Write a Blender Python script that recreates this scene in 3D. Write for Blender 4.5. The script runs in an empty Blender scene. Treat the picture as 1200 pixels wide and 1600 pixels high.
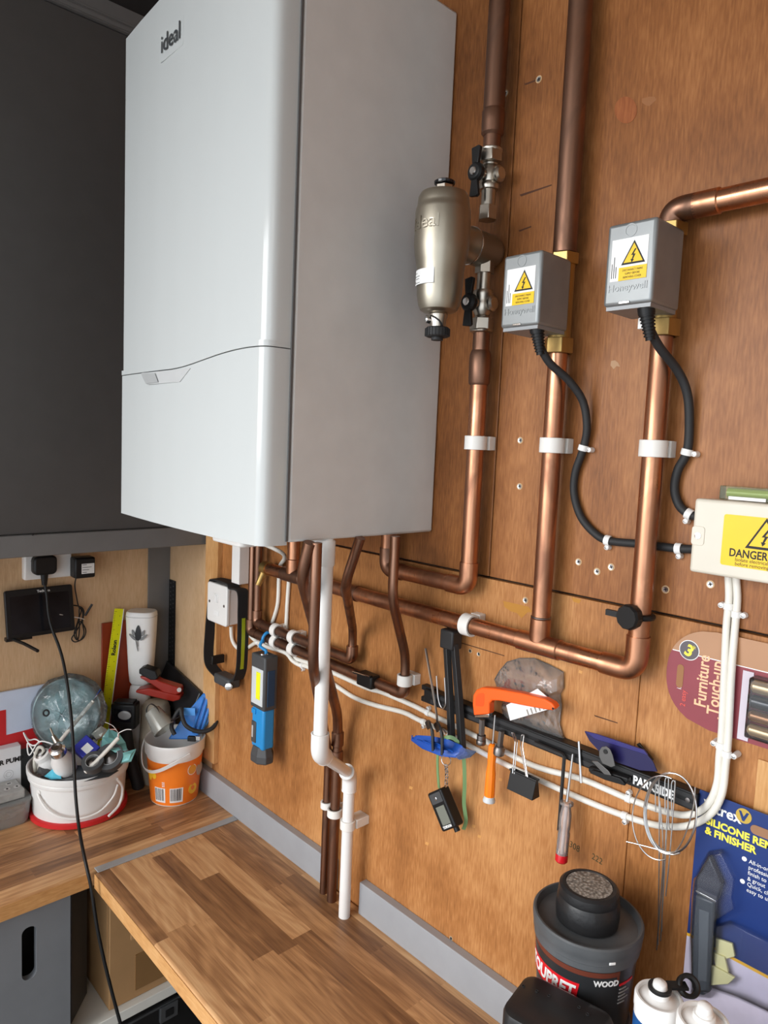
import bpy, bmesh, math, random
from mathutils import Vector, Matrix
random.seed(7)
PI = math.pi
V = Vector
SC = bpy.context.scene
COL = SC.collection

# ------------------------------------------------------------------ camera calibration
CAM = V((2.08162813, -0.93967338, 0.95696208))
YAW, PIT, ROL, FOC = -0.81753663, -0.0951254, 0.04281573, 1108.2342
_w = V((math.sin(YAW)*math.cos(PIT), math.cos(YAW)*math.cos(PIT), math.sin(PIT)))
_r0 = V((math.cos(YAW), -math.sin(YAW), 0)); _u0 = _r0.cross(_w)
CR = math.cos(ROL)*_r0 + math.sin(ROL)*_u0
CU = -math.sin(ROL)*_r0 + math.cos(ROL)*_u0
CW = _w
X0 = 0.18          # plane of the left wall; the right wall is y = 0, the worktop is z = 0

def ray(u, v): return CW + CR*((u-600)/FOC) - CU*((v-800)/FOC)
def W(u, v, d=0.0):            # point a distance d in front of the right wall
    q = ray(u, v); return CAM + q*((-d-CAM.y)/q.y)
def T(u, v, z=0.0):            # point on a horizontal plane
    q = ray(u, v); return CAM + q*((z-CAM.z)/q.z)
def L(u, v, d=0.0):            # point a distance d in front of the left wall
    q = ray(u, v); return CAM + q*((X0+d-CAM.x)/q.x)

# ------------------------------------------------------------------ scene objects
ROOT = {}
def props(o, label=None, cat=None, group=None, kind=None):
    if label: o['label'] = label
    if cat: o['category'] = cat
    if group: o['group'] = group
    if kind: o['kind'] = kind
    return o
def thing(name, label, cat, loc, group=None, kind=None):
    o = bpy.data.objects.new(name, None); COL.objects.link(o)
    o.empty_display_size = 0.02
    o.location = loc; ROOT[o.name] = V(loc)
    return props(o, label, cat, group, kind)

class MB:
    def __init__(s): s.bm = bmesh.new()
    def _add(s, verts, faces):
        vs = [s.bm.verts.new(v) for v in verts]
        for f in faces:
            try: s.bm.faces.new([vs[i] for i in f])
            except ValueError: pass
        return vs
    def box(s, lo, hi):
        lo, hi = V(lo), V(hi)
        return s.obox((lo+hi)/2, V((1,0,0)), V((0,1,0)), V((0,0,1)), (hi-lo))
    def obox(s, c, ex, ey, ez, size):
        c = V(c); ex = V(ex).normalized(); ey = V(ey).normalized(); ez = V(ez).normalized()
        vs = []
        for k in (-.5, .5):
            for j in (-.5, .5):
                for i in (-.5, .5):
                    vs.append(c + ex*(i*size[0]) + ey*(j*size[1]) + ez*(k*size[2]))
        s._add(vs, [(0,2,3,1),(4,5,7,6),(0,1,5,4),(2,6,7,3),(0,4,6,2),(1,3,7,5)]); return s
    def cyl(s, p0, p1, r0, r1=None, n=24, cap=True):
        return s.tube([p0, p1], [r0, r0 if r1 is None else r1], n, cap)
    def tube(s, pts, r, n=12, cap=True, closed=False, flat=None, ref=None):
        pts = [V(p) for p in pts]; m = len(pts)
        rs = r if isinstance(r, (list, tuple)) else [r]*m
        tang = []
        for i in range(m):
            if closed: t = pts[(i+1) % m]-pts[i-1]
            elif i == 0: t = pts[1]-pts[0]
            elif i == m-1: t = pts[-1]-pts[-2]
            else: t = (pts[i+1]-pts[i]).normalized()+(pts[i]-pts[i-1]).normalized()
            tang.append(t.normalized())
        a = V(ref) if ref else (V((0,0,1)) if abs(tang[0].z) < .9 else V((1,0,0)))
        nrm = (a - tang[0]*a.dot(tang[0])).normalized()
        rings = []
        for i in range(m):
            t = tang[i]
            if i or True:
                nrm = (nrm - t*nrm.dot(t)).normalized()
            b = t.cross(nrm)
            sc = 1.0
            ring = []
            for k in range(n):
                an = 2*PI*k/n
                ca, sa = math.cos(an), math.sin(an)
                if flat:
                    if n == 4:
                        ca, sa = [(1,1),(-1,1),(-1,-1),(1,-1)][k]
                    ring.append(s.bm.verts.new(pts[i] + nrm*(ca*flat[0]) + b*(sa*flat[1])))
                else:
                    ring.append(s.bm.verts.new(pts[i] + nrm*(ca*rs[i]) + b*(sa*rs[i])))
            rings.append(ring)
        rng = range(m) if closed else range(m-1)
        for i in rng:
            A, B = rings[i], rings[(i+1) % m]
            for k in range(n):
                s.bm.faces.new((A[k], A[(k+1)%n], B[(k+1)%n], B[k]))
        if cap and not closed:
            s.bm.faces.new(list(reversed(rings[0]))); s.bm.faces.new(rings[-1])
        return s
    def strap(s, pts, width, thick, wdir):
        """flat ribbon following pts; wdir = direction of its width"""
        return s.tube(pts, 1, n=4, flat=(width/2, thick/2), ref=wdir)
    def lathe(s, prof, o, ax=(0,0,1), n=32, xs=1.0, xdir=None, cap=True):
        o = V(o); ax = V(ax).normalized()
        a = V(xdir) if xdir else (V((1,0,0)) if abs(ax.x) < .9 else V((0,1,0)))
        e1 = (a-ax*a.dot(ax)).normalized(); e2 = ax.cross(e1)
        rings = []
        for r, h in prof:
            r = max(r, 1e-5)
            rings.append([s.bm.verts.new(o+ax*h+e1*(r*xs*math.cos(2*PI*k/n))+e2*(r*math.sin(2*PI*k/n))) for k in range(n)])
        for A, B in zip(rings, rings[1:]):
            for k in range(n):
                s.bm.faces.new((A[k], A[(k+1)%n], B[(k+1)%n], B[k]))
        if cap:
            s.bm.faces.new(list(reversed(rings[0]))); s.bm.faces.new(rings[-1])
        return s
    def prism(s, pts2, o, ex, ey, th):
        """outline in the plane (ex, ey) through o, extruded by th along ex x ey (th may be < 0)"""
        o = V(o); ex = V(ex).normalized(); ey = V(ey).normalized(); ez = ex.cross(ey)
        n = len(pts2)
        a = [s.bm.verts.new(o+ex*x+ey*y) for x, y in pts2]
        b = [s.bm.verts.new(o+ex*x+ey*y+ez*th) for x, y in pts2]
        s.bm.faces.new(a); s.bm.faces.new(list(reversed(b)))
        for i in range(n):
            s.bm.faces.new((a[i], b[i], b[(i+1)%n], a[(i+1)%n]))
        return s
    def sphere(s, c, r, n=16, m=10, sc=(1,1,1)):
        c = V(c); prof = []
        rings = []
        for j in range(m+1):
            th = PI*j/m
            rings.append((max(math.sin(th)*r, 1e-5), -math.cos(th)*r))
        vs = []
        for rr, h in rings:
            vs.append([s.bm.verts.new(c+V((rr*math.cos(2*PI*k/n)*sc[0], rr*math.sin(2*PI*k/n)*sc[1], h*sc[2]))) for k in range(n)])
        for A, B in zip(vs, vs[1:]):
            for k in range(n): s.bm.faces.new((A[k], A[(k+1)%n], B[(k+1)%n], B[k]))
        return s
    def torus(s, c, ax, R, r, n=32, m=10, a0=0, a1=2*PI, xdir=None):
        c = V(c); ax = V(ax).normalized()
        a = V(xdir) if xdir else (V((1,0,0)) if abs(ax.x) < .9 else V((0,1,0)))
        e1 = (a-ax*a.dot(ax)).normalized(); e2 = ax.cross(e1)
        full = abs(a1-a0-2*PI) < 1e-6
        k = n if full else n+1
        pts = [c+e1*(R*math.cos(a0+(a1-a0)*i/n))+e2*(R*math.sin(a0+(a1-a0)*i/n)) for i in range(k)]
        return s.tube(pts, r, m, closed=full)
    def xform(s, M):
        bmesh.ops.transform(s.bm, matrix=M, verts=s.bm.verts); return s
    def build(s, name, mat, parent=None, smooth=True, bevel=0, seg=2, angle=35, loc=None, sub=0):
        me = bpy.data.meshes.new(name)
        bmesh.ops.recalc_face_normals(s.bm, faces=s.bm.faces)
        if parent is not None: base = ROOT[parent.name]
        elif loc is not None: base = V(loc)
        else:
            xs = [v.co for v in s.bm.verts]
            lo = V((min(p.x for p in xs), min(p.y for p in xs), min(p.z for p in xs)))
            hi = V((max(p.x for p in xs), max(p.y for p in xs), max(p.z for p in xs)))
            base = V(((lo.x+hi.x)/2, (lo.y+hi.y)/2, lo.z))
        bmesh.ops.translate(s.bm, vec=-base, verts=s.bm.verts)
        s.bm.to_mesh(me); s.bm.free()
        if smooth:
            me.polygons.foreach_set('use_smooth', [True]*len(me.polygons))
            me.set_sharp_from_angle(angle=math.radians(angle))
        ob = bpy.data.objects.new(name, me); COL.objects.link(ob)
        for m in (mat if isinstance(mat, (list, tuple)) else [mat]): me.materials.append(m)
        ROOT[ob.name] = base
        if parent is not None: ob.parent = parent
        else: ob.location = base
        if bevel:
            md = ob.modifiers.new('bevel', 'BEVEL'); md.width = bevel; md.segments = seg
            md.limit_method = 'ANGLE'; md.angle_limit = math.radians(40)
        if sub:
            md = ob.modifiers.new('sub', 'SUBSURF'); md.levels = sub; md.render_levels = sub
        return ob

def fillet(pts, rad, n=6):
    pts = [V(p) for p in pts]; out = [pts[0]]
    for i in range(1, len(pts)-1):
        a, b, c = pts[i-1], pts[i], pts[i+1]
        d0 = (a-b); d1 = (c-b)
        r = rad[i-1] if isinstance(rad, (list, tuple)) else rad
        r = min(r, d0.length*.49, d1.length*.49)
        p0 = b+d0.normalized()*r; p1 = b+d1.normalized()*r
        for k in range(n+1):
            t = k/n
            out.append(p0*(1-t)**2 + b*(2*t*(1-t)) + p1*t*t)
    out.append(pts[-1]); return out
def spline(pts, n=8, closed=False):
    pts = [V(p) for p in pts]; out = []; m = len(pts)
    rng = range(m) if closed else range(m-1)
    for i in rng:
        if closed: p0, p1, p2, p3 = pts[i-1], pts[i], pts[(i+1)%m], pts[(i+2)%m]
        else: p0, p1, p2, p3 = pts[max(i-1,0)], pts[i], pts[i+1], pts[min(i+2,m-1)]
        for k in range(n):
            t = k/n
            out.append(.5*((2*p1)+(p2-p0)*t+(2*p0-5*p1+4*p2-p3)*t*t+(3*p1-p0-3*p2+p3)*t**3))
    if not closed: out.append(pts[-1])
    return out
def rrect(w, h, r, n=5, cx=0, cy=0):
    o = []
    for (sx, sy, a0) in ((1,1,0),(-1,1,PI/2),(-1,-1,PI),(1,-1,1.5*PI)):
        for k in range(n+1):
            a = a0+PI/2*k/n
            o.append((cx+sx*(w/2-r)+r*math.cos(a), cy+sy*(h/2-r)+r*math.sin(a)))
    return o
def circ(r, n=24, cx=0, cy=0): return [(cx+r*math.cos(2*PI*k/n), cy+r*math.sin(2*PI*k/n)) for k in range(n)]

def text(name, s, size, o, ex, ey, mat, parent, th=.0004, align='LEFT', sx=1.0, bold=0.0, shear=0.0, wrap=None):
    cu = bpy.data.curves.new('lettering', 'FONT'); cu.body = s; cu.size = size
    cu.extrude = th/2; cu.align_x = align; cu.offset = bold; cu.shear = shear; cu.resolution_u = 3
    to = bpy.data.objects.new('lettering', cu); COL.objects.link(to)
    dg = bpy.context.evaluated_depsgraph_get()
    me = bpy.data.meshes.new_from_object(to.evaluated_get(dg))
    bpy.data.objects.remove(to)
    ex = V(ex).normalized(); ey = V(ey).normalized(); ez = ex.cross(ey); o = V(o)
    base = ROOT[parent.name]
    for v in me.vertices:
        x, y, z = v.co
        if wrap: p = wrap(x*sx, y, z)
        else: p = o+ex*(x*sx)+ey*y+ez*z
        v.co = p-base
    ob = bpy.data.objects.new(name, me); COL.objects.link(ob)
    me.materials.clear(); me.materials.append(mat); ob.parent = parent; ROOT[ob.name] = base
    return ob

def copy_tree(o, loc, label=None, rz=None, scale=None):
    c = o.copy(); COL.objects.link(c); c.location = loc
    if rz is not None: c.rotation_euler = (0, 0, rz)
    if scale: c.scale = scale
    if label: c['label'] = label
    def rec(src, dst):
        for ch in list(src.children):
            k = ch.copy(); COL.objects.link(k); k.parent = dst; rec(ch, k)
    rec(o, c)
    return c

# ------------------------------------------------------------------ materials
def s2l(c):
    c = c/255.0
    return c/12.92 if c <= .04045 else ((c+.055)/1.055)**2.4
def rgb(r, g, b): return (s2l(r), s2l(g), s2l(b), 1)
MATS = {}
def mat(name, col, rough=.5, metal=0., trans=0., spec=.5, bump=0., bscale=60, var=0., vscale=20, emit=0, alpha=1, coat=0, ior=1.45, aniso=None):
    if name in MATS: return MATS[name]
    m = bpy.data.materials.new(name); m.use_nodes = True
    nt = m.node_tree; b = nt.nodes['Principled BSDF']
    b.inputs['Base Color'].default_value = col
    b.inputs['Roughness'].default_value = rough
    b.inputs['Metallic'].default_value = metal
    b.inputs['Transmission Weight'].default_value = trans
    b.inputs['Specular IOR Level'].default_value = spec
    b.inputs['IOR'].default_value = ior
    b.inputs['Coat Weight'].default_value = coat
    b.inputs['Coat Roughness'].default_value = .05
    b.inputs['Alpha'].default_value = alpha
    if emit:
        b.inputs['Emission Color'].default_value = col; b.inputs['Emission Strength'].default_value = emit
    tc = nt.nodes.new('ShaderNodeTexCoord')
    if var or True:
        nz = nt.nodes.new('ShaderNodeTexNoise'); nz.inputs['Scale'].default_value = vscale; nz.inputs['Detail'].default_value = 4
        nt.links.new(tc.outputs['Object'], nz.inputs['Vector'])
        hs = nt.nodes.new('ShaderNodeHueSaturation'); hs.inputs['Color'].default_value = col
        mr = nt.nodes.new('ShaderNodeMapRange')
        mr.inputs[1].default_value = .25; mr.inputs[2].default_value = .75
        vv = var if var else .04
        mr.inputs[3].default_value = 1-vv; mr.inputs[4].default_value = 1+vv
        nt.links.new(nz.outputs['Fac'], mr.inputs[0]); nt.links.new(mr.outputs[0], hs.inputs['Value'])
        nt.links.new(hs.outputs['Color'], b.inputs['Base Color'])
    if bump:
        n2 = nt.nodes.new('ShaderNodeTexNoise'); n2.inputs['Scale'].default_value = bscale; n2.inputs['Detail'].default_value = 5
        nt.links.new(tc.outputs['Object'], n2.inputs['Vector'])
        bp = nt.nodes.new('ShaderNodeBump'); bp.inputs['Strength'].default_value = bump; bp.inputs['Distance'].default_value = .002
        nt.links.new(n2.outputs['Fac'], bp.inputs['Height']); nt.links.new(bp.outputs['Normal'], b.inputs['Normal'])
    MATS[name] = m; return m

def ramp(nt, stops):
    r = nt.nodes.new('ShaderNodeValToRGB'); e = r.color_ramp.elements
    while len(e) < len(stops): e.new(.5)
    for i, (p, c) in enumerate(stops): e[i].position = p; e[i].color = c
    return r
def ply(name, dark, mid, light, rough=.5, seed=0., vert=True, flakes=True):
    m = bpy.data.materials.new(name); m.use_nodes = True; nt = m.node_tree; b = nt.nodes['Principled BSDF']
    N = nt.nodes.new; K = nt.links.new
    tc = N('ShaderNodeTexCoord'); mp = N('ShaderNodeMapping'); K(tc.outputs['Object'], mp.inputs['Vector'])
    mp.inputs['Location'].default_value = (seed, seed*.7, seed*.3)
    mp.inputs['Scale'].default_value = (1, 1, .12)
    big = N('ShaderNodeTexNoise'); big.inputs['Scale'].default_value = 9; big.inputs['Detail'].default_value = 6; big.inputs['Distortion'].default_value = .8
    K(mp.outputs[0], big.inputs['Vector'])
    fine = N('ShaderNodeTexNoise'); fine.inputs['Scale'].default_value = 330; fine.inputs['Detail'].default_value = 3
    K(mp.outputs[0], fine.inputs['Vector'])
    pore = N('ShaderNodeTexNoise'); pore.inputs['Scale'].default_value = 55; pore.inputs['Detail'].default_value = 6
    mp2 = N('ShaderNodeMapping'); mp2.inputs['Scale'].default_value = (1, 1, .5); K(tc.outputs['Object'], mp2.inputs['Vector'])
    K(mp2.outputs[0], pore.inputs['Vector'])
    patch = N('ShaderNodeTexNoise'); patch.inputs['Scale'].default_value = 3.2; patch.inputs['Detail'].default_value = 3; patch.inputs['Distortion'].default_value = 1.2
    K(tc.outputs['Object'], patch.inputs['Vector'])
    def mth(op, a, bb):
        n = N('ShaderNodeMath'); n.operation = op
        for i, x in enumerate((a, bb)):
            if isinstance(x, (int, float)): n.inputs[i].default_value = x
            else: K(x, n.inputs[i])
        return n.outputs[0]
    s = mth('ADD', mth('MULTIPLY', big.outputs['Fac'], .42), mth('MULTIPLY', fine.outputs['Fac'], .44))
    s = mth('ADD', s, mth('MULTIPLY', pore.outputs['Fac'], .16))
    s = mth('ADD', s, mth('MULTIPLY', patch.outputs['Fac'], .42))
    s = mth('SUBTRACT', s, .22)
    rp = ramp(nt, [(.28, dark), (.5, mid), (.7, light)]); K(s, rp.inputs[0])
    K(rp.outputs[0], b.inputs['Base Color'])
    b.inputs['Roughness'].default_value = rough
    b.inputs['Specular IOR Level'].default_value = .3
    bp = N('ShaderNodeBump'); bp.inputs['Strength'].default_value = .25; bp.inputs['Distance'].default_value = .0015
    K(s, bp.inputs['Height']); K(bp.outputs[0], b.inputs['Normal'])
    MATS[name] = m; return m

def staves(name, along):
    """walnut block-effect laminate; staves run along axis 'X' or 'Y'"""
    m = bpy.data.materials.new(name); m.use_nodes = True; nt = m.node_tree; b = nt.nodes['Principled BSDF']
    N = nt.nodes.new; K = nt.links.new
    tc = N('ShaderNodeTexCoord'); mp = N('ShaderNodeMapping'); K(tc.outputs['Object'], mp.inputs['Vector'])
    if along == 'Y': mp.inputs['Rotation'].default_value = (0, 0, PI/2)
    mp.inputs['Location'].default_value = (.13, .02, 0)
    br = N('ShaderNodeTexBrick'); K(mp.outputs[0], br.inputs['Vector'])
    br.inputs['Scale'].default_value = 1; br.inputs['Mortar Size'].default_value = .0
    br.inputs['Brick Width'].default_value = .42; br.inputs['Row Height'].default_value = .0445
    br.offset = .37; br.offset_frequency = 2; br.squash = .7; br.squash_frequency = 3
    br.inputs['Color1'].default_value = (0,0,0,1); br.inputs['Color2'].default_value = (1,1,1,1)
    # grain: stretched noise shifted per stave
    add = N('ShaderNodeVectorMath'); add.operation = 'ADD'
    sc = N('ShaderNodeVectorMath'); sc.operation = 'SCALE'; sc.inputs[3].default_value = 7.3
    K(br.outputs['Color'], sc.inputs[0]); K(mp.outputs[0], add.inputs[0]); K(sc.outputs[0], add.inputs[1])
    m2 = N('ShaderNodeMapping'); m2.inputs['Scale'].default_value = (.055, 1, 1); K(add.outputs[0], m2.inputs['Vector'])
    g = N('ShaderNodeTexNoise'); g.inputs['Scale'].default_value = 85; g.inputs['Detail'].default_value = 7; g.inputs['Distortion'].default_value = .5
    K(m2.outputs[0], g.inputs['Vector'])
    g2 = N('ShaderNodeTexNoise'); g2.inputs['Scale'].default_value = 380; g2.inputs['Detail'].default_value = 2; K(m2.outputs[0], g2.inputs['Vector'])
    m3 = N('ShaderNodeMapping'); m3.inputs['Scale'].default_value = (.22, 1, 1); K(add.outputs[0], m3.inputs['Vector'])
    wv = N('ShaderNodeTexNoise'); wv.inputs['Scale'].default_value = 14; wv.inputs['Detail'].default_value = 2; wv.inputs['Distortion'].default_value = .6
    K(m3.outputs[0], wv.inputs['Vector'])
    ring = N('ShaderNodeMath'); ring.operation = 'MULTIPLY'; ring.inputs[1].default_value = 44; K(wv.outputs['Fac'], ring.inputs[0])
    sn = N('ShaderNodeMath'); sn.operation = 'SINE'; K(ring.outputs[0], sn.inputs[0])
    def mth(op, a, bb):
        n = N('ShaderNodeMath'); n.operation = op
        for i, x in enumerate((a, bb)):
            if isinstance(x, (int, float)): n.inputs[i].default_value = x
            else: K(x, n.inputs[i])
        return n.outputs[0]
    sep = N('ShaderNodeSeparateColor'); K(br.outputs['Color'], sep.inputs[0])
    s = mth('ADD', mth('MULTIPLY', sep.outputs[0], .36), mth('MULTIPLY', g.outputs['Fac'], .5))
    s = mth('ADD', s, mth('MULTIPLY', g2.outputs['Fac'], .22))
    s = mth('ADD', s, mth('MULTIPLY', sn.outputs[0], .04))
    s = mth('SUBTRACT', s, .05)
    rp = ramp(nt, [(.2, rgb(104, 70, 46)), (.42, rgb(152, 109, 72)), (.6, rgb(194, 146, 100)), (.8, rgb(222, 180, 132))])
    K(s, rp.inputs[0]); K(rp.outputs[0], b.inputs['Base Color'])
    b.inputs['Roughness'].default_value = .42; b.inputs['Specular IOR Level'].default_value = .4
    MATS[name] = m; return m

def copper(name, base, dark, rough=.28, mix=.5):
    m = bpy.data.materials.new(name); m.use_nodes = True; nt = m.node_tree; b = nt.nodes['Principled BSDF']
    N = nt.nodes.new; K = nt.links.new
    tc = N('ShaderNodeTexCoord'); mp = N('ShaderNodeMapping'); mp.inputs['Scale'].default_value = (1, 1, .35); K(tc.outputs['Object'], mp.inputs[0])
    n1 = N('ShaderNodeTexNoise'); n1.inputs['Scale'].default_value = 22; n1.inputs['Detail'].default_value = 6; n1.inputs['Distortion'].default_value = 1.
    K(mp.outputs[0], n1.inputs['Vector'])
    rp = ramp(nt, [(mix-.2, dark), (mix+.12, base)]); K(n1.outputs['Fac'], rp.inputs[0]); K(rp.outputs[0], b.inputs['Base Color'])
    rr = ramp(nt, [(.35, (rough+.22,)*3+(1,)), (.65, (rough,)*3+(1,))]); K(n1.outputs['Fac'], rr.inputs[0]); K(rr.outputs[0], b.inputs['Roughness'])
    b.inputs['Metallic'].default_value = 1
    MATS[name] = m; return m

# palette
PLY = ply('varnished_plywood', rgb(122, 76, 40), rgb(168, 112, 64), rgb(200, 145, 92), rough=.42)
PLY_SHADE = ply('varnished_plywood_shaded', rgb(102, 60, 30), rgb(142, 89, 48), rgb(172, 115, 68), rough=.42, seed=4.)  # same plywood, the shade of the upper wall put into a darker colour
PALE = ply('pale_plywood', rgb(182, 146, 108), rgb(204, 170, 132), rgb(216, 184, 148), rough=.6, seed=9.)
BATT = ply('batten_wood', rgb(166, 112, 62), rgb(196, 146, 92), rgb(214, 168, 116), rough=.5, seed=2.)
TOPX = staves('worktop_staves_x', 'X'); TOPY = staves('worktop_staves_y', 'Y')
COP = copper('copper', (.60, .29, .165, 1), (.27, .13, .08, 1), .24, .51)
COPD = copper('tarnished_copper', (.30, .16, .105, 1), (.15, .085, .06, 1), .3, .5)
BRASS = copper('brass', (.52, .36, .13, 1), (.33, .21, .08, 1), .32, .5)
NICK = mat('nickel', (.48, .44, .38, 1), .3, 1., var=.08)
SATIN = mat('satin_nickel', (.38, .345, .28, 1), .40, 1., var=.05, bump=.03, bscale=300)
CHROME = mat('chrome', (.72, .72, .72, 1), .18, 1.)
STEEL = mat('steel_wire', (.6, .6, .6, 1), .28, 1.)
DSTEEL = mat('dark_steel', (.22, .2, .19, 1), .4, 1., var=.15)
GALV = mat('galvanised_casing', (.29, .305, .31, 1), .42, .6, var=.08, vscale=30)
WHITEG = mat('white_enamel', (.57, .595, .592, 1), .13, spec=.5, var=.005)
WHITES = mat('white_powder_coat', (.715, .715, .70, 1), .38)
WHITEP = mat('white_plastic', (.82, .81, .79, 1), .3)
CREAM = mat('cream_plastic', (.68, .63, .53, 1), .35)
CLIPW = mat('milky_nylon', (.80, .78, .74, 1), .38)
CABLEW = mat('white_cable_sheath', (.78, .75, .68, 1), .4)
BLACK = mat('black_plastic', (.010, .010, .0105, 1), .42, spec=.35)
BLACKM = mat('black_rubber', (.02, .02, .021, 1), .62)
BLACKG = mat('black_gloss', (.008, .008, .01, 1), .08)
CHAR = mat('charcoal_plastic', (.06, .062, .065, 1), .5, var=.1)
INK = mat('black_ink', (.012, .012, .012, 1), .6)
GREYP = mat('grey_paint', (.33, .34, .36, 1), .5, var=.05, bump=.1, bscale=90)
GREYD = mat('dark_grey_paint', (.072, .068, .066, 1), .55, var=.05)
GREYR = mat('grey_rail_paint', (.15, .148, .146, 1), .45, var=.06)
GREYC = mat('grey_cabinet_laminate', (.20, .21, .225, 1), .5, var=.04)
YEL = mat('warning_yellow', rgb(240, 196, 14), .4)
YELR = mat('ruler_yellow', rgb(226, 228, 20), .35)
LABW = mat('white_label', (.85, .85, .84, 1), .45)
RED = mat('red_plastic', rgb(200, 40, 44), .4)
REDD = mat('red_enamel', rgb(148, 38, 24), .3)
ORANGE = mat('orange_plastic', rgb(250, 98, 32), .38)
ORANGE2 = mat('orange_handle', rgb(255, 130, 20), .4)
ORANGEL = mat('orange_label', rgb(246, 130, 40), .35, var=.08, vscale=14)
BLUE = mat('blue_plastic', rgb(40, 140, 205), .35)
BLUE2 = mat('blue_tray', rgb(50, 125, 210), .3)
BLUED = mat('deep_blue_plastic', rgb(30, 80, 170), .3)
NAVY = mat('navy_card', rgb(28, 52, 112), .35)
PURP = mat('purple_blue_plastic', rgb(30, 26, 74), .35)
INDIGO = mat('indigo_box', rgb(50, 56, 160), .35)
TAUPE = mat('taupe_plastic', rgb(176, 164, 146), .4)
TEAL = mat('teal_foil', rgb(120, 175, 172), .22, .35)
CARDB = mat('cardboard', rgb(176, 136, 92), .75, var=.06)
MAROON = mat('maroon_card', rgb(140, 62, 70), .35, var=.08)
BROWNR = mat('red_brown_board', rgb(140, 52, 22), .4, var=.15)
LIME = mat('lime_strip', rgb(168, 180, 40), .4)
COB = mat('cob_led_yellow', rgb(240, 240, 40), .4)
GREENP = mat('green_elastic', rgb(120, 155, 105), .5)
def clear(name, rough=.06, tint=(1,1,1,1), haze=0.0, hazecol=(.8,.8,.8,1), ior=1.5, bump=0, bscale=60):
    """thin clear plastic: see-through, with a surface gloss and a little haze"""
    m = bpy.data.materials.new(name); m.use_nodes = True; nt = m.node_tree; nt.nodes.remove(nt.nodes['Principled BSDF'])
    N = nt.nodes.new; K = nt.links.new; out = nt.nodes['Material Output']
    tr = N('ShaderNodeBsdfTransparent'); tr.inputs[0].default_value = tint
    gl = N('ShaderNodeBsdfGlossy'); gl.inputs['Roughness'].default_value = rough
    df = N('ShaderNodeBsdfDiffuse'); df.inputs[0].default_value = hazecol
    fr = N('ShaderNodeFresnel'); fr.inputs[0].default_value = ior
    m1 = N('ShaderNodeMixShader'); m2 = N('ShaderNodeMixShader')
    m1.inputs[0].default_value = haze; K(tr.outputs[0], m1.inputs[1]); K(df.outputs[0], m1.inputs[2])
    K(fr.outputs[0], m2.inputs[0]); K(m1.outputs[0], m2.inputs[1]); K(gl.outputs[0], m2.inputs[2]); K(m2.outputs[0], out.inputs['Surface'])
    tc = N('ShaderNodeTexCoord'); nz = N('ShaderNodeTexNoise'); nz.inputs['Scale'].default_value = bscale; nz.inputs['Detail'].default_value = 3
    K(tc.outputs['Object'], nz.inputs['Vector'])
    if bump:
        bp = N('ShaderNodeBump'); bp.inputs['Strength'].default_value = bump; bp.inputs['Distance'].default_value = .004; K(nz.outputs['Fac'], bp.inputs['Height'])
        for q in (gl, fr, df): K(bp.outputs[0], q.inputs['Normal'])
    MATS[name] = m; return m
FILM = clear('cling_film', .05, (.93,.97,.97,1), .10, (.75,.8,.8,1), 1.6, 1.0, 70)
BLIST = clear('blister_plastic', .05, (.96,.97,1,1), .03, ior=1.5)
TUBC = clear('cloudy_plastic', .15, (.95,.96,.95,1), .30, (.72,.72,.70,1), 1.5)
SCREEN = mat('grey_lcd', rgb(120, 122, 112), .25)
TAPE = mat('brown_tape', rgb(140, 105, 66), .25)
FLOORM = mat('concrete_floor', (.22, .21, .2, 1), .8, var=.15)
CEILM = mat('ceiling_paint', (.42, .38, .34, 1), .8)
WALLP = mat('plain_wall_paint', (.68, .65, .6, 1), .8)

# ------------------------------------------------------------------ camera
cam = bpy.data.cameras.new('camera'); co = bpy.data.objects.new('camera', cam); COL.objects.link(co)
cam.sensor_fit = 'HORIZONTAL'; cam.sensor_width = 36; cam.lens = FOC*36/1200; cam.clip_start = .02
Mx = Matrix(((CR.x, CU.x, -CW.x, CAM.x), (CR.y, CU.y, -CW.y, CAM.y), (CR.z, CU.z, -CW.z, CAM.z), (0,0,0,1)))
co.matrix_world = Mx; SC.camera = co
SC.view_settings.view_transform = 'Standard'; SC.view_settings.look = 'None'
SC.view_settings.gamma = 1; SC.view_settings.use_curve_mapping = False
SC.view_settings.exposure = 0.0
SC.cycles.use_denoising = True
SC.cycles.max_bounces = 8; SC.cycles.transparent_max_bounces = 12
SC.cycles.caustics_reflective = False; SC.cycles.caustics_refractive = False

# ------------------------------------------------------------------ room shell
XR, YB, ZF, ZC = 4.4, -2.1, -0.9, 2.05
def struct(name, mb, m, parent=None, **k):
    o = mb.build(name, m, parent, loc=(0,0,0), smooth=False, **k)
    if parent is None: o['kind'] = 'structure'
    return o
struct('floor', MB().box((X0-.1, YB-2.5, ZF-.1), (XR+.1, .12, ZF)), FLOORM)
struct('ceiling', MB().box((X0-.1, YB-.1, ZC), (XR+.1, .12, ZC+.1)), CEILM)
wl = struct('wall_left', MB().box((X0-.1, YB, ZF), (X0, .05, ZC)), PALE)
wf = struct('wall_far_side', MB().box((XR, YB, ZF), (XR+.1, .12, ZC)), WALLP)
ob = MB()   # wall opposite, with the wide garage doorway the daylight comes through
DX0, DX1, DZ = .22, 3.9, 1.78
ob.box((X0-.1, YB-.1, ZF), (DX0, YB, ZC)).box((DX1, YB-.1, ZF), (XR+.1, YB, ZC)).box((DX0, YB-.1, DZ), (DX1, YB, ZC))
struct('wall_doorway', ob, WALLP)

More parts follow.
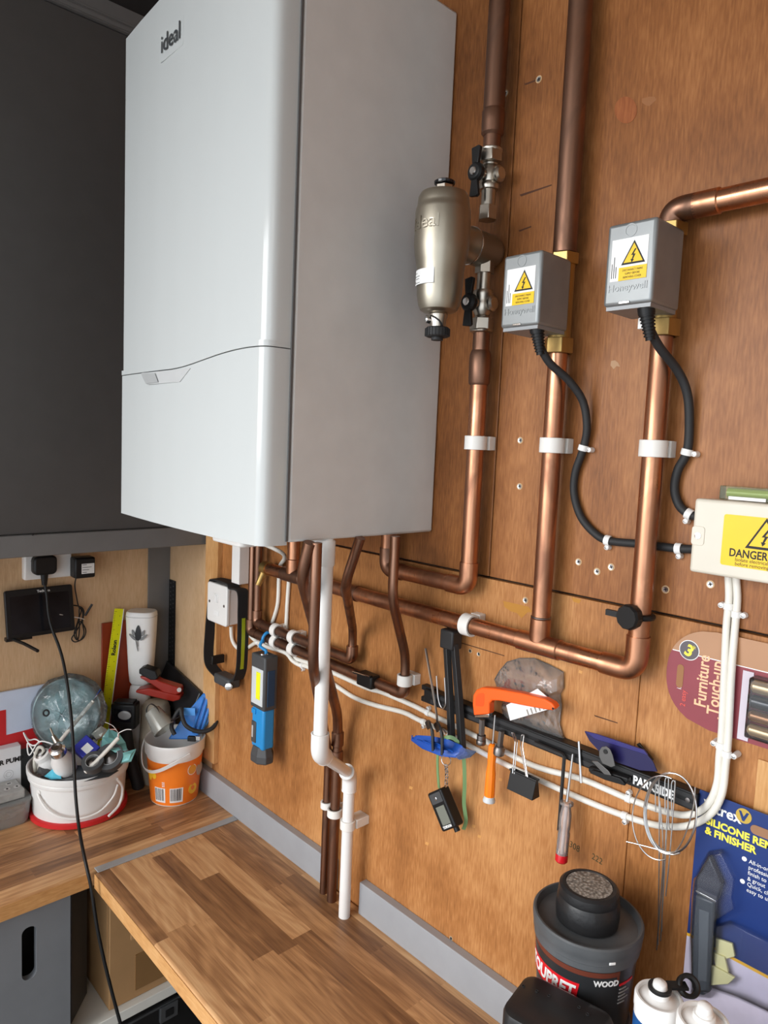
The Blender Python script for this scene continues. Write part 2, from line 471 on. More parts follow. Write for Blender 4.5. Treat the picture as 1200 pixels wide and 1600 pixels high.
# right wall: studs behind, plywood boards in front with open joints
wr = struct('wall_right', MB().box((X0, .012, ZF), (XR, .06, ZC)), mat('dark_cavity', (.03, .02, .015, 1), .9))
zj = .741
xb = W(790, 450).x; xb2 = 1.62
def board(x0, x1, z0, z1, m, name='plywood_board'):
    return struct(name, MB().box((x0, 0, z0), (x1, .012, z1)), m, wr, bevel=.0012)
xc = W(335, 1000).x
xs = W(981, 1300).x
board(xc, xs-.0004, -.1, zj-.002, PLY)
board(xs+.0004, XR, -.1, zj-.002, PLY)
board(X0, xc, -.1, ZC, PALE, 'pale_board')
board(xc, xb-.001, zj+.002, ZC, PLY_SHADE)
board(xb+.001, XR, zj+.002, ZC, PLY_SHADE)
# batten over the joint near the corner
bt = struct('trim_1', MB().box((W(326,1000).x, -.014, .095), (W(345,1000).x, 0, ZC)), BATT, bevel=.001)
# painted corner post on the left wall
struct('trim_2', MB().box((X0, -.065, 0), (X0+.006, -.0, ZC)), GREYR, bevel=.001)
# skirting along the worktop, cut round the pipes
sk = MB().box((X0+.002, -.018, .0), (.985, -.0, .068)).box((1.073, -.018, .0), (2.6, -.0, .068))
struct('baseboard_right', sk, GREYP, bevel=.0015)
# pencilled sums and stains on the boards
# ------------------------------------------------------------------ light
wd = bpy.data.worlds.new('world'); SC.world = wd; wd.use_nodes = True
bg = wd.node_tree.nodes['Background']; bg.inputs[0].default_value = (.86, .93, 1, 1); bg.inputs[1].default_value = 2.2
def area(name, loc, target, sx, sy, power, col):
    l = bpy.data.lights.new(name, 'AREA'); l.shape = 'RECTANGLE'; l.size = sx; l.size_y = sy; l.energy = power; l.color = col
    o = bpy.data.objects.new(name, l); COL.objects.link(o); o.location = loc
    o.rotation_euler = (V(target)-V(loc)).to_track_quat('-Z', 'Y').to_euler()
    return o
area('sky_daylight', (-.2, -5.2, 2.7), (1.0, 0, .3), 5.0, 4.2, 500, (1, .985, .965))
area('ceiling_fill', (3.2, -1.9, ZC-.05), (3.2, -1.9, 0), 1.0, .2, 4, (1, .96, .9))  # weak fill light added under the ceiling, no fitting there
# ------------------------------------------------------------------ worktops
BX0, BX1, BZ0, BZ1 = .70, 1.211, .803, 1.690
XJ, WY = .600, -.373
t = thing('worktop', 'walnut block-effect worktop running along the plywood wall under the boiler', 'worktop', (1.6, -.19, -.038))
TOPX_o = MB().box((XJ+.004, WY, -.038), (2.6, -.001, 0)).build('board', TOPX, t, bevel=.006, seg=3)
EDGE = ply('worktop_edge', rgb(176, 122, 70), rgb(204, 152, 96), rgb(222, 176, 122), rough=.4, seed=6.)
EDGE.node_tree.nodes['Mapping'].inputs['Scale'].default_value = (.12, .12, 1)
MB().box((XJ+.004, WY-.0012, -.036), (2.6, WY, -.004)).build('front_edge', EDGE, t)
t = thing('worktop', 'walnut block-effect worktop running along the left wall with buckets on it', 'worktop', (.39, -.9, -.038))
MB().box((X0+.001, -2.2, -.038), (XJ-.004, -.001, 0)).build('board', TOPY, t, bevel=.006, seg=3)
MB().box((XJ-.004, -2.2, -.036), (XJ-.0028, WY-.01, -.004)).build('front_edge', EDGE, t)
js = MB().box((XJ-.011, WY+.004, 0), (XJ+.011, -.019, .0022)).build('joint_strip', mat('grey_strip', (.36,.36,.36,1), .45, var=.08), bevel=.0008)
props(js, 'thin grey joint strip between the two wood worktops', 'strip')
# pipe holes through the worktop are dark collars
# ------------------------------------------------------------------ boiler
t = thing('boiler', 'large white wall-hung gas boiler on the plywood wall', 'boiler', ((BX0+BX1)/2, -.18, BZ0))
MB().box((BX0+.004, -.318, BZ0), (BX1, -.001, BZ1)).build('casing', WHITES, t, bevel=.004)
def front_plan(off):
    pl = [(BX0, -.322), (BX0, -.356), (BX0+.004, -.360)]
    # gently convex middle, flatter flank past the crease, rounded right corner
    pts = [(.78, -.3655), (.86, -.3700), (.95, -.3725), (1.03, -.3728), (1.085, -.3718), (1.13, -.3692), (1.17, -.3655), (1.188, -.3632), (1.195, -.3615), (1.2, -.3588), (1.2035, -.355), (1.2058, -.3505), (1.2070, -.345), (1.2078, -.337), (1.2085, -.3285), (1.2088, -.3238), (1.2088, -.3222)]
    return [(x, y-(off if y < -.3225 else 0)) for x, y in pl+pts]
def split_z(x):  # the wavy line between the upper and the lower cover
    k = (x-BX0)/(BX1-BX0)
    k2 = min(max((k-.45)/.5, 0), 1)
    return 1.073 + .022*(k2*k2*(3-2*k2))
def cover(z0f, z1f, off, nz=2):
    pl = front_plan(off)
    # resample densely
    dense = []
    for (a, b) in zip(pl, pl[1:]):
        n = max(1, int(math.hypot(b[0]-a[0], b[1]-a[1])/.012))
        for k in range(n): dense.append((a[0]+(b[0]-a[0])*k/n, a[1]+(b[1]-a[1])*k/n))
    dense.append(pl[-1])
    mb = MB(); bot = [mb.bm.verts.new((x, y, z0f(x))) for x, y in dense]; top = [mb.bm.verts.new((x, y, z1f(x))) for x, y in dense]
    for i in range(len(dense)-1): mb.bm.faces.new((bot[i], bot[i+1], top[i+1], top[i]))
    bb = [mb.bm.verts.new((x, -.3195, z0f(x))) for x, y in dense]; tb = [mb.bm.verts.new((x, -.3195, z1f(x))) for x, y in dense]
    for i in range(len(dense)-1):
        mb.bm.faces.new((bot[i+1], bot[i], bb[i], bb[i+1])); mb.bm.faces.new((top[i], top[i+1], tb[i+1], tb[i]))
        mb.bm.faces.new((bb[i+1], bb[i], tb[i], tb[i+1]))
    mb.bm.faces.new((bot[0], top[0], tb[0], bb[0])); mb.bm.faces.new((bot[-1], bb[-1], tb[-1], top[-1]))
    return mb
up = cover(lambda x: split_z(x)+.0028, lambda x: BZ1, 0).build('upper_cover', WHITEG, t, angle=20)
cover(lambda x: split_z(x)-.004, lambda x: split_z(x)+.0045, .0035).build('cover_lip', WHITEG, t, angle=20)
lo = cover(lambda x: BZ0-.004, lambda x: split_z(x)-.0055, .0025).build('lower_cover', WHITEG, t, angle=20)
MB().box((BX0-.004, -.352, BZ0), (BX0+.0, -.30, split_z(BX0)-.006)).build('side_flange', WHITES, t, bevel=.002)
MB().box((BX1-.0020, -.3232, BZ0+.002), (BX1+.0008, -.3195, BZ1)).build('side_seam', mat('seam_grey', (.12,.12,.12,1), .6), t)
# finger pull under the lip, the shade of its recess painted on in grey
hp = MB(); yh = -.3757
hz = split_z(.85)-.0062
hp.prism([(0,0),(.022,-.021),(.147,-.021),(.183,0)], (.823, yh-.0012, hz), (1,0,0), (0,0,1), -.002)
hp.build('finger_pull', mat('pull_grey', (.55,.56,.56,1), .25), t)
MB().prism([(.002,-.0015),(.022,-.020),(.071,-.0185),(.058,-.003)], (.823, yh-.0033, hz), (1,0,0), (0,0,1), -.0006).build('finger_pull_shade', mat('pull_shade', (.40,.41,.41,1), .35), t)
MB().prism(rrect(.086, .047, .006), (.915, -.3728, 1.607), (1,0,0), (0,0,1), -.0016).build('badge', WHITEG, t)
text('logo', 'ideal', .040, (.880, -.3748, 1.596), (1,0,0), (0,0,1), mat('logo_grey', (.05,.055,.06,1), .4), t, sx=.96, bold=.0001)
# underside tray / condensate outlet moulding
MB().prism(rrect(.1, .04, .012), (1.03, -.30, BZ0-.006), (1,0,0), (0,1,0), -.02).build('underside_tray', WHITEP, t, bevel=.003)
# ------------------------------------------------------------------ copper pipework
UX, UY, UZ = V((1,0,0)), V((0,1,0)), V((0,0,1))
def hexn(p, ax, r, h):        # hexagon nut outline radius r, height h, starting at p
    mb = MB(); ax = V(ax).normalized()
    a = V((1,0,0)) if abs(ax.x) < .9 else V((0,1,0))
    e1 = (a-ax*a.dot(ax)).normalized(); e2 = ax.cross(e1)
    pts = [(r*math.cos(PI/3*k+.26), r*math.sin(PI/3*k+.26)) for k in range(6)]
    return mb.prism(pts, p, e1, e2, h)
def sleeve(p, q, r, m, parent, name='coupling', lip=True):
    p, q = V(p), V(q); d = (q-p); l = d.length; d.normalize()
    pr = [(r*.9,0),(r,.0015),(r,l-.0015),(r*.9,l)]
    return MB().lathe(pr, p, d, n=28).build(name, m, parent)
def bend_fit(c, d0, d1, r, R, ln, m, parent):
    """capillary elbow round corner c joining directions d0, d1 (pointing away from c)"""
    c, d0, d1 = V(c), V(d0).normalized(), V(d1).normalized()
    pts = fillet([c+d0*ln, c, c+d1*ln], R, 10)
    return MB().tube(pts, r, 24).build('elbow', m, parent)

DP = .0315
p1x, p2x, p3x = 1.3262, 1.4735, 1.6315
zb = .803
# --- pipe under the filter, running left to the boiler
z1 = W(690, 908, DP).z
xL = W(606, 870, DP).x
t = thing('copper_pipe', 'copper pipe dropping from the lower filter valve and turning left to the boiler', 'pipe', (p1x, -DP, z1))
zt = W(752, 520, .033).z
zc = W(750, 600, .033).z
MB().tube([(p1x, -DP, zc), (p1x, -DP, z1), (xL, -DP, z1), (xL, -DP, zb-.003)][:1]+fillet([(p1x,-DP,zc),(p1x,-DP,z1),(xL,-DP,z1),(xL,-DP,zb-.001)], .022)[1:], .014, 24).build('tube', COP, t)
bend_fit((p1x,-DP,z1), UZ, -UX, .0158, .022, .042, COP, t)
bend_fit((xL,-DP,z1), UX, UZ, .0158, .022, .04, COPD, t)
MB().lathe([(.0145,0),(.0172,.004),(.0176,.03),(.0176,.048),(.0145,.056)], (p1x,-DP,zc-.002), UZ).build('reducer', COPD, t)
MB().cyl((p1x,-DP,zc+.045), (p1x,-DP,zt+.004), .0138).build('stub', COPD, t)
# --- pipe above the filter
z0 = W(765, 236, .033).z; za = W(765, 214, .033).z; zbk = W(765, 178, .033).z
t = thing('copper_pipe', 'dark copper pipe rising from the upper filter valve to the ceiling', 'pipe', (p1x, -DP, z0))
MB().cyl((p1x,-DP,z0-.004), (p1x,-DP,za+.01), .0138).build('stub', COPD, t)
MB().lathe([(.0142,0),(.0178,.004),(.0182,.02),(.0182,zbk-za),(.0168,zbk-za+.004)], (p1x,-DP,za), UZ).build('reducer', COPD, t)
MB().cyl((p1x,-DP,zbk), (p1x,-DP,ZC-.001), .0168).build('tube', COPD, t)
# --- main return: horizontal pipe with drain cock, tees and the two valve risers
zm = W(760, 984, DP).z
zl = zm
xA = W(416, 886, DP).x; xT = W(459, 865, DP).x
t = thing('copper_pipe', 'long horizontal copper pipe along the wall with two tall risers into the grey valve boxes', 'pipe', (1.2, -DP, zm))
zn3 = W(1042, 512, DP).z; zn2 = W(877, 540, DP).z
MB().tube(fillet([(xA,-DP,zl), (p3x,-DP,zm), (p3x,-DP,zn3)], .024), .014, 24).build('tube', COP, t)
MB().cyl((p2x,-DP,zm), (p2x,-DP,zn2), .0142).build('riser', COP, t)
MB().cyl((xT,-DP,zl), (xT,-DP,zb-.001), .0138).build('riser', COP, t)
bend_fit((p3x,-DP,zm), -UX, UZ, .0158, .024, .05, COP, t)
sleeve((p2x-.038,-DP,zm), (p2x+.038,-DP,zm), .0158, COP, t, 'tee')
sleeve((p2x,-DP,zm+.005), (p2x,-DP,zm+.042), .0158, COP, t, 'tee_branch')
sleeve((xT-.036,-DP,zl), (xT+.036,-DP,zl), .0158, COPD, t, 'tee')
sleeve((xT,-DP,zl+.005), (xT,-DP,zl+.038), .0158, COP, t, 'tee_branch')
MB().torus((p2x,-DP,zm+.043), UZ, .0142, .0014).build('flux_ring', DSTEEL, t)
MB().lathe([(.0158,0),(.0162,.02),(.012,.026)], (xA+.012,-DP,zl), -UX).cyl((xA,-DP-.004,zl-.004), (xA-.002,-DP-.02,zl-.038), .0085, .007).build('drain_cock', BRASS, t)
xs1 = W(560, 925, DP).x
sleeve((xs1-.04,-DP,zl), (xs1+.0,-DP,zl), .0158, COPD, t, 'coupling')
# black ball valve cap on the right riser
zk = W(999, 962, DP).z
k = MB().lathe([(.0165,0),(.0175,.003),(.0175,.012),(.0155,.0155)], (p3x-.004,-.044,zk), (-.15,-1,0), n=10)
kn = k.build('drain_knob', BLACK, t, angle=25)
MB().torus((p3x,-DP,zk), UZ, .0165, .004, m=8).obox((p3x-.014,-.05,zk), UX, UY, UZ, (.052,.006,.008)).build('knob_strap', BLACK, t)
# --- pipe out of the second valve box turning right
t = thing('copper_pipe', 'copper pipe leaving the top of the right grey valve box and bending right', 'pipe', (p3x, -DP, 1.24))
zr = W(1130, 312, DP).z
MB().tube(fillet([(p3x,-DP,1.232), (p3x,-DP,zr), (2.3,-DP,zr)], .02), .014, 24).build('tube', COP, t)
bend_fit((p3x,-DP,zr), -UZ, UX, .0158, .022, .034, COPD, t)
sleeve((p3x+.03,-DP,zr), (p3x+.062,-DP,zr), .0158, COP, t)
# --- pipe above the first valve box
t = thing('copper_pipe', 'thick dark copper pipe rising from the left grey valve box', 'pipe', (p2x, -DP, 1.25))
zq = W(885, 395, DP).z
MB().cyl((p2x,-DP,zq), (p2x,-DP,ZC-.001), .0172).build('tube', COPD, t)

# --- 22 mm pair running low along the wall behind the waste pipe
DQ = .028
zu = W(474, 1001, DQ).z; zw = W(474, 1020, DQ).z
xv2 = W(402.5, 920, DQ).x; xv1 = W(393.5, 920, DQ).x
s2 = T(617.5, 838, zb); s1 = T(563, 840, zb); s0 = T(484.5, 848, zb); s3 = T(495, 848, zb)
xe2 = W(632, 1070, DQ).x; xe1 = W(549.5, 1040, DQ).x
R22 = .0108
t = thing('copper_pipe', 'lower of two thin copper pipes clipped low along the wall, ending in an angled drop', 'pipe', ((xv1+xe2)/2, -DQ, zw))
def S(p0, u1, v1, u2, v2, xe, dq, zend):     # drop out of the boiler, set back to the wall, drop again
    dfront = -p0.y
    q1 = W(u1, v1, dfront)
    q2 = W(u2, v2, dq); q2 = V((xe, -dq, q2.z))
    return [p0-V((0,0,.0)), q1, q2, V((xe, -dq, zend))]
sp = S(s2, 613, 936, 634, 1026, xe2, DQ, zw)
MB().tube(fillet([(xv1,-DQ,zb-.001), (xv1,-DQ,zw), (xe2,-DQ,zw), sp[2], sp[1], sp[0]], [.012,.012,.03,.03]), .0086, 18).build('tube', COPD, t)
bend_fit((xe2,-DQ,zw), -UX, UZ, .0118, .014, .03, COPD, t)
bend_fit((xv1,-DQ,zw), UX, UZ, .0118, .014, .03, COPD, t)
MB().cyl((xv1+.02,-DQ,zw), (xe2-.02,-DQ,zw), R22, n=20).build('horizontal_run', COPD, t)
t = thing('copper_pipe', 'upper of two thin copper pipes clipped along the wall behind the waste pipe', 'pipe', ((xv2+xe1)/2, -DQ, zu))
sp = S(s1, 539, 913, 552, 985, xe1, DQ, zu)
MB().tube(fillet([(xv2,-DQ,zb-.001), (xv2,-DQ,zu), (xe1,-DQ,zu), sp[2], sp[1], sp[0]], [.012,.012,.03,.03]), .0086, 18).build('tube', COPD, t)
bend_fit((xe1,-DQ,zu), -UX, UZ, .0118, .014, .028, COPD, t)
bend_fit((xv2,-DQ,zu), UX, UZ, .0118, .014, .03, COPD, t)
MB().cyl((xv2+.02,-DQ,zu), (xe1-.01,-DQ,zu), R22, n=20).build('horizontal_run', COPD, t)
# --- two pipes that drop through the worktop
xk = W(522, 1300, .034).x
t = thing('copper_pipe', 'brown copper pipe dropping through the worktop right behind the white waste pipe', 'pipe', (xk, -.034, -.02))
q1 = W(471.5, 901, -s0.y)
q2 = V((xk, -.034, W(527, 1120, .034).z))
MB().tube(fillet([s0, q1, q2, (xk,-.034,-.05)], [.03,.045]), .0100, 18).build('tube', COPD, t)
sleeve((xk,-.034,q2.z-.06), (xk,-.034,q2.z-.03), .0128, COPD, t)
sleeve((xk,-.034,q2.z-.10), (xk,-.034,q2.z-.07), .0126, COPD, t)
xn = W(509, 1300, .03).x
t = thing('copper_pipe', 'slim copper pipe entering the worktop left of the thicker brown pipe', 'pipe', (xn, -.03, -.02))
s3v = V((s3.x, s3.y, 0))
q1 = V((s3.x, s3.y, W(490, 1040, -s3.y).z)); q2 = V((xn, -.03, W(509, 1175, .03).z))
MB().tube(fillet([s3, q1, q2, (xn,-.03,-.05)], .04), .0085, 16).build('tube', COPD, t)

# ------------------------------------------------------------------ white waste pipe
ww = T(509, 848, zb); ww.y = -.235; 
wx = W(507, 960, .235).x
t = thing('waste_pipe', 'white plastic condensate waste pipe with two elbows going into the worktop', 'pipe', (1.05, -.045, -.03))
zt1 = W(504, 1165, .235).z
xw2 = W(543, 1300, .045).x
zt2 = W(541, 1215, .045).z
def wp(p): return V(p)
A0 = V((wx,-.235,zb-.004)); A1 = V((wx,-.235,zt1-.016)); A2 = V((xw2,-.045,zt2+.012)); A3 = V((xw2,-.045,-.05))
MB().tube([A0, A1], .0116, 24).build('upper_tube', WHITEP, t)
MB().tube([A2+V((0,0,-.02)), A3], .0116, 24).build('lower_tube', WHITEP, t)
dv = (A2-A1).normalized()
MB().tube([A1, A2], .0105, 20).build('offset_tube', WHITEP, t)
for c, d0, d1 in ((A1, UZ, dv), (A2, -dv, -UZ)):
    e = MB().tube(fillet([c+d0*.034, c, c+d1*.034], .022, 8), .0150, 24)
    for d in (d0, d1): e.torus(c+d*.034, d, .0142, .0013, m=8)
    e.build('elbow', WHITEP, t)
MB().lathe([(.0128,0),(.014,.003),(.014,.04),(.0128,.042)], A0-V((0,0,.04)), UZ).build('socket', WHITEP, t)
MB().tube(fillet([A0+V((0,0,-.004)), A0+V((-.0,0,-.002)), A0+V((-.04,0,-.002))], .01), .012, 16).build('outlet_arm', WHITEP, t)
# printing on the lower tube: a column of faint grey marks
pm = MB(); random.seed(3)
for k in range(36):
    z = .02+k*.0062
    for q in range(2):
        if random.random() < .75:
            a = -.55+q*.14; rr = .0109
            c = V((xw2+rr*math.sin(a+.75), -.045-rr*math.cos(a+.75), z))
            nn = V((math.sin(a+.75), -math.cos(a+.75), 0)); tt = UZ.cross(nn)
            pm.obox(c, tt, nn, UZ, (.0012+.0008*random.random(), .0002, .0018+.002*random.random()))
pm.build('printed_marks', mat('faint_grey_ink', (.35,.35,.36,1), .6), t)

# ------------------------------------------------------------------ valves and filter
def ball_valve(label, z_low, z_high, up, grp='isolating valves either side of the filter'):
    t = thing('ball_valve', label, 'valve', (p1x, -.033, z_low), grp)
    h = z_high-z_low
    sgn = 1 if up else -1
    b = z_low if up else z_high
    def zz(f): return b+sgn*f*h
    ax = V((0,0,sgn)); o = V((p1x,-.033,b))
    # from the filter side: nut, tube, ball body, big hex nut
    hexn(o, ax, .0155, .20*h).build('union_nut', NICK, t, bevel=.0008)
    MB().lathe([(.0115,.18*h),(.0115,.42*h),(.0155,.43*h),(.0165,.46*h),(.0165,.50*h),(.0150,.53*h),(.0165,.6*h),(.0165,.68*h),(.013,.75*h),(.0115,.77*h),(.0125,.79*h),(.0115,.81*h),(.0125,.83*h)], o, ax, n=28).build('valve_body', NICK, t)
    hexn(o+ax*(.81*h), ax, .0192, .155*h).build('hex_nut', NICK, t, bevel=.0008)
    MB().lathe([(.0175,0),(.0182,.001),(.0182,.004),(.015,.006)], o+ax*(.955*h), ax, n=28).build('collar', NICK, t)
    zc = zz(.62)
    MB().lathe([(.011,0),(.0125,.002),(.0125,.006),(.009,.009)], (p1x+.0155,-.033,zc), UX, n=20).build('side_boss', NICK, t)
    c = V((p1x-.004, -.06, zc))
    MB().cyl((p1x,-.045,zc), c, .007, n=16).build('spindle', NICK, t)
    hd = thing_sub = MB()
    hd.lathe([(.013,0),(.0142,.002),(.0142,.009),(.011,.013)], c+V((0,.004,0)), -UY, n=24)
    for s_ in (1, -1):
        hd.prism([(-.0055,.008*s_),(.0055,.008*s_),(.0095,.036*s_),(.0055,.0385*s_),(-.0085,.0365*s_)], c, UX, UZ, .006 if s_ > 0 else .006)
    hdl = hd.build('butterfly_handle', BLACK, t, bevel=.001)
    MB().lathe([(.0062,0),(.0062,.001),(.005,.0025)], c+V((0,-.009,0)), -UY, n=20).build('screw', CHROME, hdl, angle=20)
    return t
vz = lambda y: W(760, y, .033).z
ball_valve('upper ball valve with black butterfly handle above the metal filter', vz(345), vz(236), True)
ball_valve('lower ball valve with black butterfly handle below the metal filter', vz(519), vz(404), False)

FX, FD = 1.3205, .13
fz = lambda y: W(690, y, FD).z
t = thing('magnetic_filter', 'satin nickel magnetic filter canister beside the boiler', 'filter', (FX, -FD, fz(486)))
pf = [(.012,fz(489)),(.024,fz(487)),(.0285,fz(484)),(.0315,fz(477)),(.034,fz(462)),(.0355,fz(440)),(.036,fz(424)),(.0375,fz(412)),(.0405,fz(398)),(.0418,fz(386)),(.0422,fz(360)),(.0418,fz(334)),(.0408,fz(328)),(.0398,fz(326)),(.0392,fz(321)),(.0385,fz(312)),(.035,fz(305)),(.024,fz(302)),(.012,fz(301))]
MB().lathe([(r, z) for r, z in pf], (FX,-FD,0), UZ, n=48).build('canister', SATIN, t, angle=25)
hexn((FX,-FD,fz(303)), UZ, .0135, .011).build('vent_nut', NICK, t, bevel=.0006)
MB().lathe([(.009,0),(.009,.003),(.0155,.0045),(.016,.0075),(.0135,.0095),(.004,.0105)], (FX,-FD,fz(294)), UZ, n=28).build('vent_cap', BLACKG, t)
MB().cyl((FX-.021,-FD-.012,fz(306)), (FX-.021,-FD-.012,fz(297)), .005).sphere((FX-.021,-FD-.012,fz(296.5)), .003).build('bleed_screw', NICK, t)
MB().lathe([(.0125,0),(.0125,.012),(.0145,.02),(.0125,.024)], (FX,-FD,fz(512)), UZ, n=24).build('drain_stub', NICK, t)
MB().lathe([(.0062,0),(.0062,.009),(.0045,.0105)], (FX-.006,-FD-.008,fz(500)), (-.45,-.9,.1), n=18).build('drain_screw', CHROME, t)
kb = MB().lathe([(.0165,0),(.0185,.002),(.0185,.0125),(.0165,.0145)], (FX,-FD,fz(526)), UZ, n=32)
for k in range(24):
    a = 2*PI*k/24; kb.obox((FX+.0186*math.cos(a),-FD+.0186*math.sin(a),fz(519)), (math.cos(a),math.sin(a),0), (-math.sin(a),math.cos(a),0), UZ, (.0016,.0022,.011))
kb.cyl((FX,-FD,fz(531)), (FX,-FD,fz(525)), .009).build('drain_cap', BLACKM, t)
MB().tube(spline([(FX-.013,-FD-.004,fz(494)),(FX,-FD-.0145,fz(495)),(FX+.012,-FD-.009,fz(503)),(FX+.014,-FD-.004,fz(512))]), .0012, 8).build('tether', BLACK, t)
MB().lathe([(.0265,0),(.0265,.024),(.0285,.027),(.0285,.036),(.0272,.038),(.0272,.080),(.023,.092),(.008,.096)], (FX+.001,-FD+.03,fz(370)), UY, n=40).build('connection_body', SATIN, t)
MB().torus((FX+.001,-FD+.062,fz(370)), UY, .0284, .0012, n=40, m=8).build('seal_ring', CHROME, t)
def wrapc(cx, cy, r, a0, z0, off=0.0):     # wraps lettering round a vertical cylinder, a0 = angle of its start (0 = towards -y)
    def f(x, y, z):
        a = a0+x/r; rr = r+off+z
        return V((cx+rr*math.sin(a), cy-rr*math.cos(a), z0+y))
    return f
text('embossed_logo', 'ideal', .026, (0,0,0), UX, UZ, SATIN, t, wrap=wrapc(FX,-FD,.0422,-.55,fz(366)), th=.0022, bold=.0004, sx=1.05)
def curved_label(cx, cy, r, a0, a1, z0, z1, m, parent, name, th=.0003, n=16):
    mb = MB(); vs = []
    for k in range(n+1):
        a = a0+(a1-a0)*k/n
        d = V((math.sin(a), -math.cos(a), 0))
        vs.append([mb.bm.verts.new(V((cx,cy,z))+d*q) for q in (r, r+th) for z in (z0, z1)])
    for A, B in zip(vs, vs[1:]):
        mb.bm.faces.new((A[2],B[2],B[3],A[3])); mb.bm.faces.new((B[0],A[0],A[1],B[1]))
        mb.bm.faces.new((A[0],B[0],B[2],A[2])); mb.bm.faces.new((A[3],B[3],B[1],A[1]))
    mb.bm.faces.new((vs[0][0],vs[0][2],vs[0][3],vs[0][1])); mb.bm.faces.new((vs[-1][2],vs[-1][0],vs[-1][1],vs[-1][3]))
    return mb.build(name, m, parent)
lb = curved_label(FX,-FD,.0366,-.95,.50,fz(449),fz(426),LABW,t,'sticker')
for k, (a, ln, y) in enumerate(((-.7,.26,431),(-.72,.5,436),(-.55,.3,440),(-.7,.14,444),(-.7,.5,446))):
    curved_label(FX,-FD,.0369,a,a+ln,fz(y+.7),fz(y),INK,lb,'small_print',n=4)

# ------------------------------------------------------------------ motorised valve actuators
def actuator(label, x1, z0, cab):
    w, h, d0, d1 = .0655, .105, .036, .110
    x0 = x1-w; z1 = z0+h
    t = thing('valve_actuator', label, 'valve box', ((x0+x1)/2, -d1, z0), 'grey motorised valve actuators')
    MB().box((x0,-d1,z0+.004), (x1,-d0,z1)).build('casing', GALV, t, bevel=.0045, seg=3)
    MB().box((x0+.003,-d1+.004,z0-.0005), (x1-.003,-d0-.003,z0+.005)).build('base_plate', mat('actuator_base',(.3,.31,.32,1),.5,.5), t)
    yf = -d1-.0002
    cx = (x0+x1)/2
    MB().lathe([(.0082,.0),(.0082,.0006),(.0066,.0006),(.006,-.0006),(.002,-.0004)], (cx-.001,yf+.0003,z1-.011), -UY, n=28).build('dimple', GALV, t, angle=20)
    s = thing_lbl = MB().box((x0+.008,yf-.0003,z0+.034), (x1-.009,yf+.0002,z0+.085)).build('warning_label', LABW, t, smooth=False)
    lx0 = x0+.0195; lx1 = x1-.009; lz0 = z0+.034
    MB().box((lx0,yf-.0006,lz0), (lx1,yf-.0003,lz0+.016)).build('yellow_panel', YEL, s, smooth=False)
    c = ((lx0+lx1)/2, lz0+.030)
    tri = lambda k: [(c[0]-.0158*k, c[1]-.0112*k), (c[0]+.0158*k, c[1]-.0112*k), (c[0], c[1]+.0172*k)]
    MB().prism([(x,z) for x,z in tri(1)], (0,yf-.0003,0), UX, UZ, .0003).build('triangle_border', INK, s, smooth=False)
    MB().prism([(x,z) for x,z in tri(.8)], (0,yf-.0006,0), UX, UZ, .0002).build('triangle', YEL, s, smooth=False)
    bolt(c[0], yf-.0008, c[1]-.001, .0155, s)
    for k, tx in enumerate(('DISCONNECT MAINS', 'SUPPLY BEFORE', 'REMOVING COVER')):
        text('small_print', tx, .0036, ((lx0+lx1)/2, yf-.0007, lz0+.0108-k*.0043), UX, UZ, INK, s, th=.0002, align='CENTER', sx=.78)
    for k in range(3):
        MB().box((x0+.0095+k*.0028,yf-.0005,lz0+.004), (x0+.0104+k*.0028,yf-.0003,lz0+[.022,.03,.018][k])).build('side_print', INK, s, smooth=False)
    text('embossed_name', 'Honeywell', .0125, (x0+.006,yf+.0002,z0+.0215), UX, UZ, GALV, t, th=.0014, sx=.98)
    MB().box((cx-.010,yf-.0012,z0+.0055), (cx+.004,yf+.0004,z0+.0085)).build('latch', CHROME, t, bevel=.0005)
    # brass valve body the actuator clips on to
    px = cab
    hexn((px,-DP,z0-.026), UZ, .022, .022).build('brass_nut', BRASS, t, bevel=.001)
    MB().cyl((px,-DP,z0-.026), (px,-DP,z1+.012), .0165, n=24).build('valve_body', BRASS, t)
    hexn((px,-DP,z1-.004), UZ, .0215, .016).build('brass_nut', BRASS, t, bevel=.001)
    # ribbed cable gland under the casing
    return t, (x0, x1, z0, d1)
def bolt(cx, y, cz, h, parent, name='lightning_bolt', m=None):
    q = [(.12,.5),(-.22,.02),(-.02,.02),(-.14,-.3),(-.24,-.27),(-.13,-.55),(.08,-.33),(-.02,-.31),(.2,.1),(.0,.1),(.26,.5)]
    q = [(cx+a*h*.9, cz+b*h) for a, b in q]
    return MB().prism(q, (0,y,0), UX, UZ, .0002).build(name, m or INK, parent, smooth=False)
tA, bA = actuator('left grey valve actuator box with yellow warning label', 1.4905, 1.1265, p2x)
tB, bB = actuator('right grey valve actuator box with yellow warning label, under the bent copper pipe', 1.6535, 1.1385, p3x)
MB().box((1.612,-.062,1.12),(1.622,-.045,1.1345)).build('white_tab', WHITEP, tB, bevel=.001)

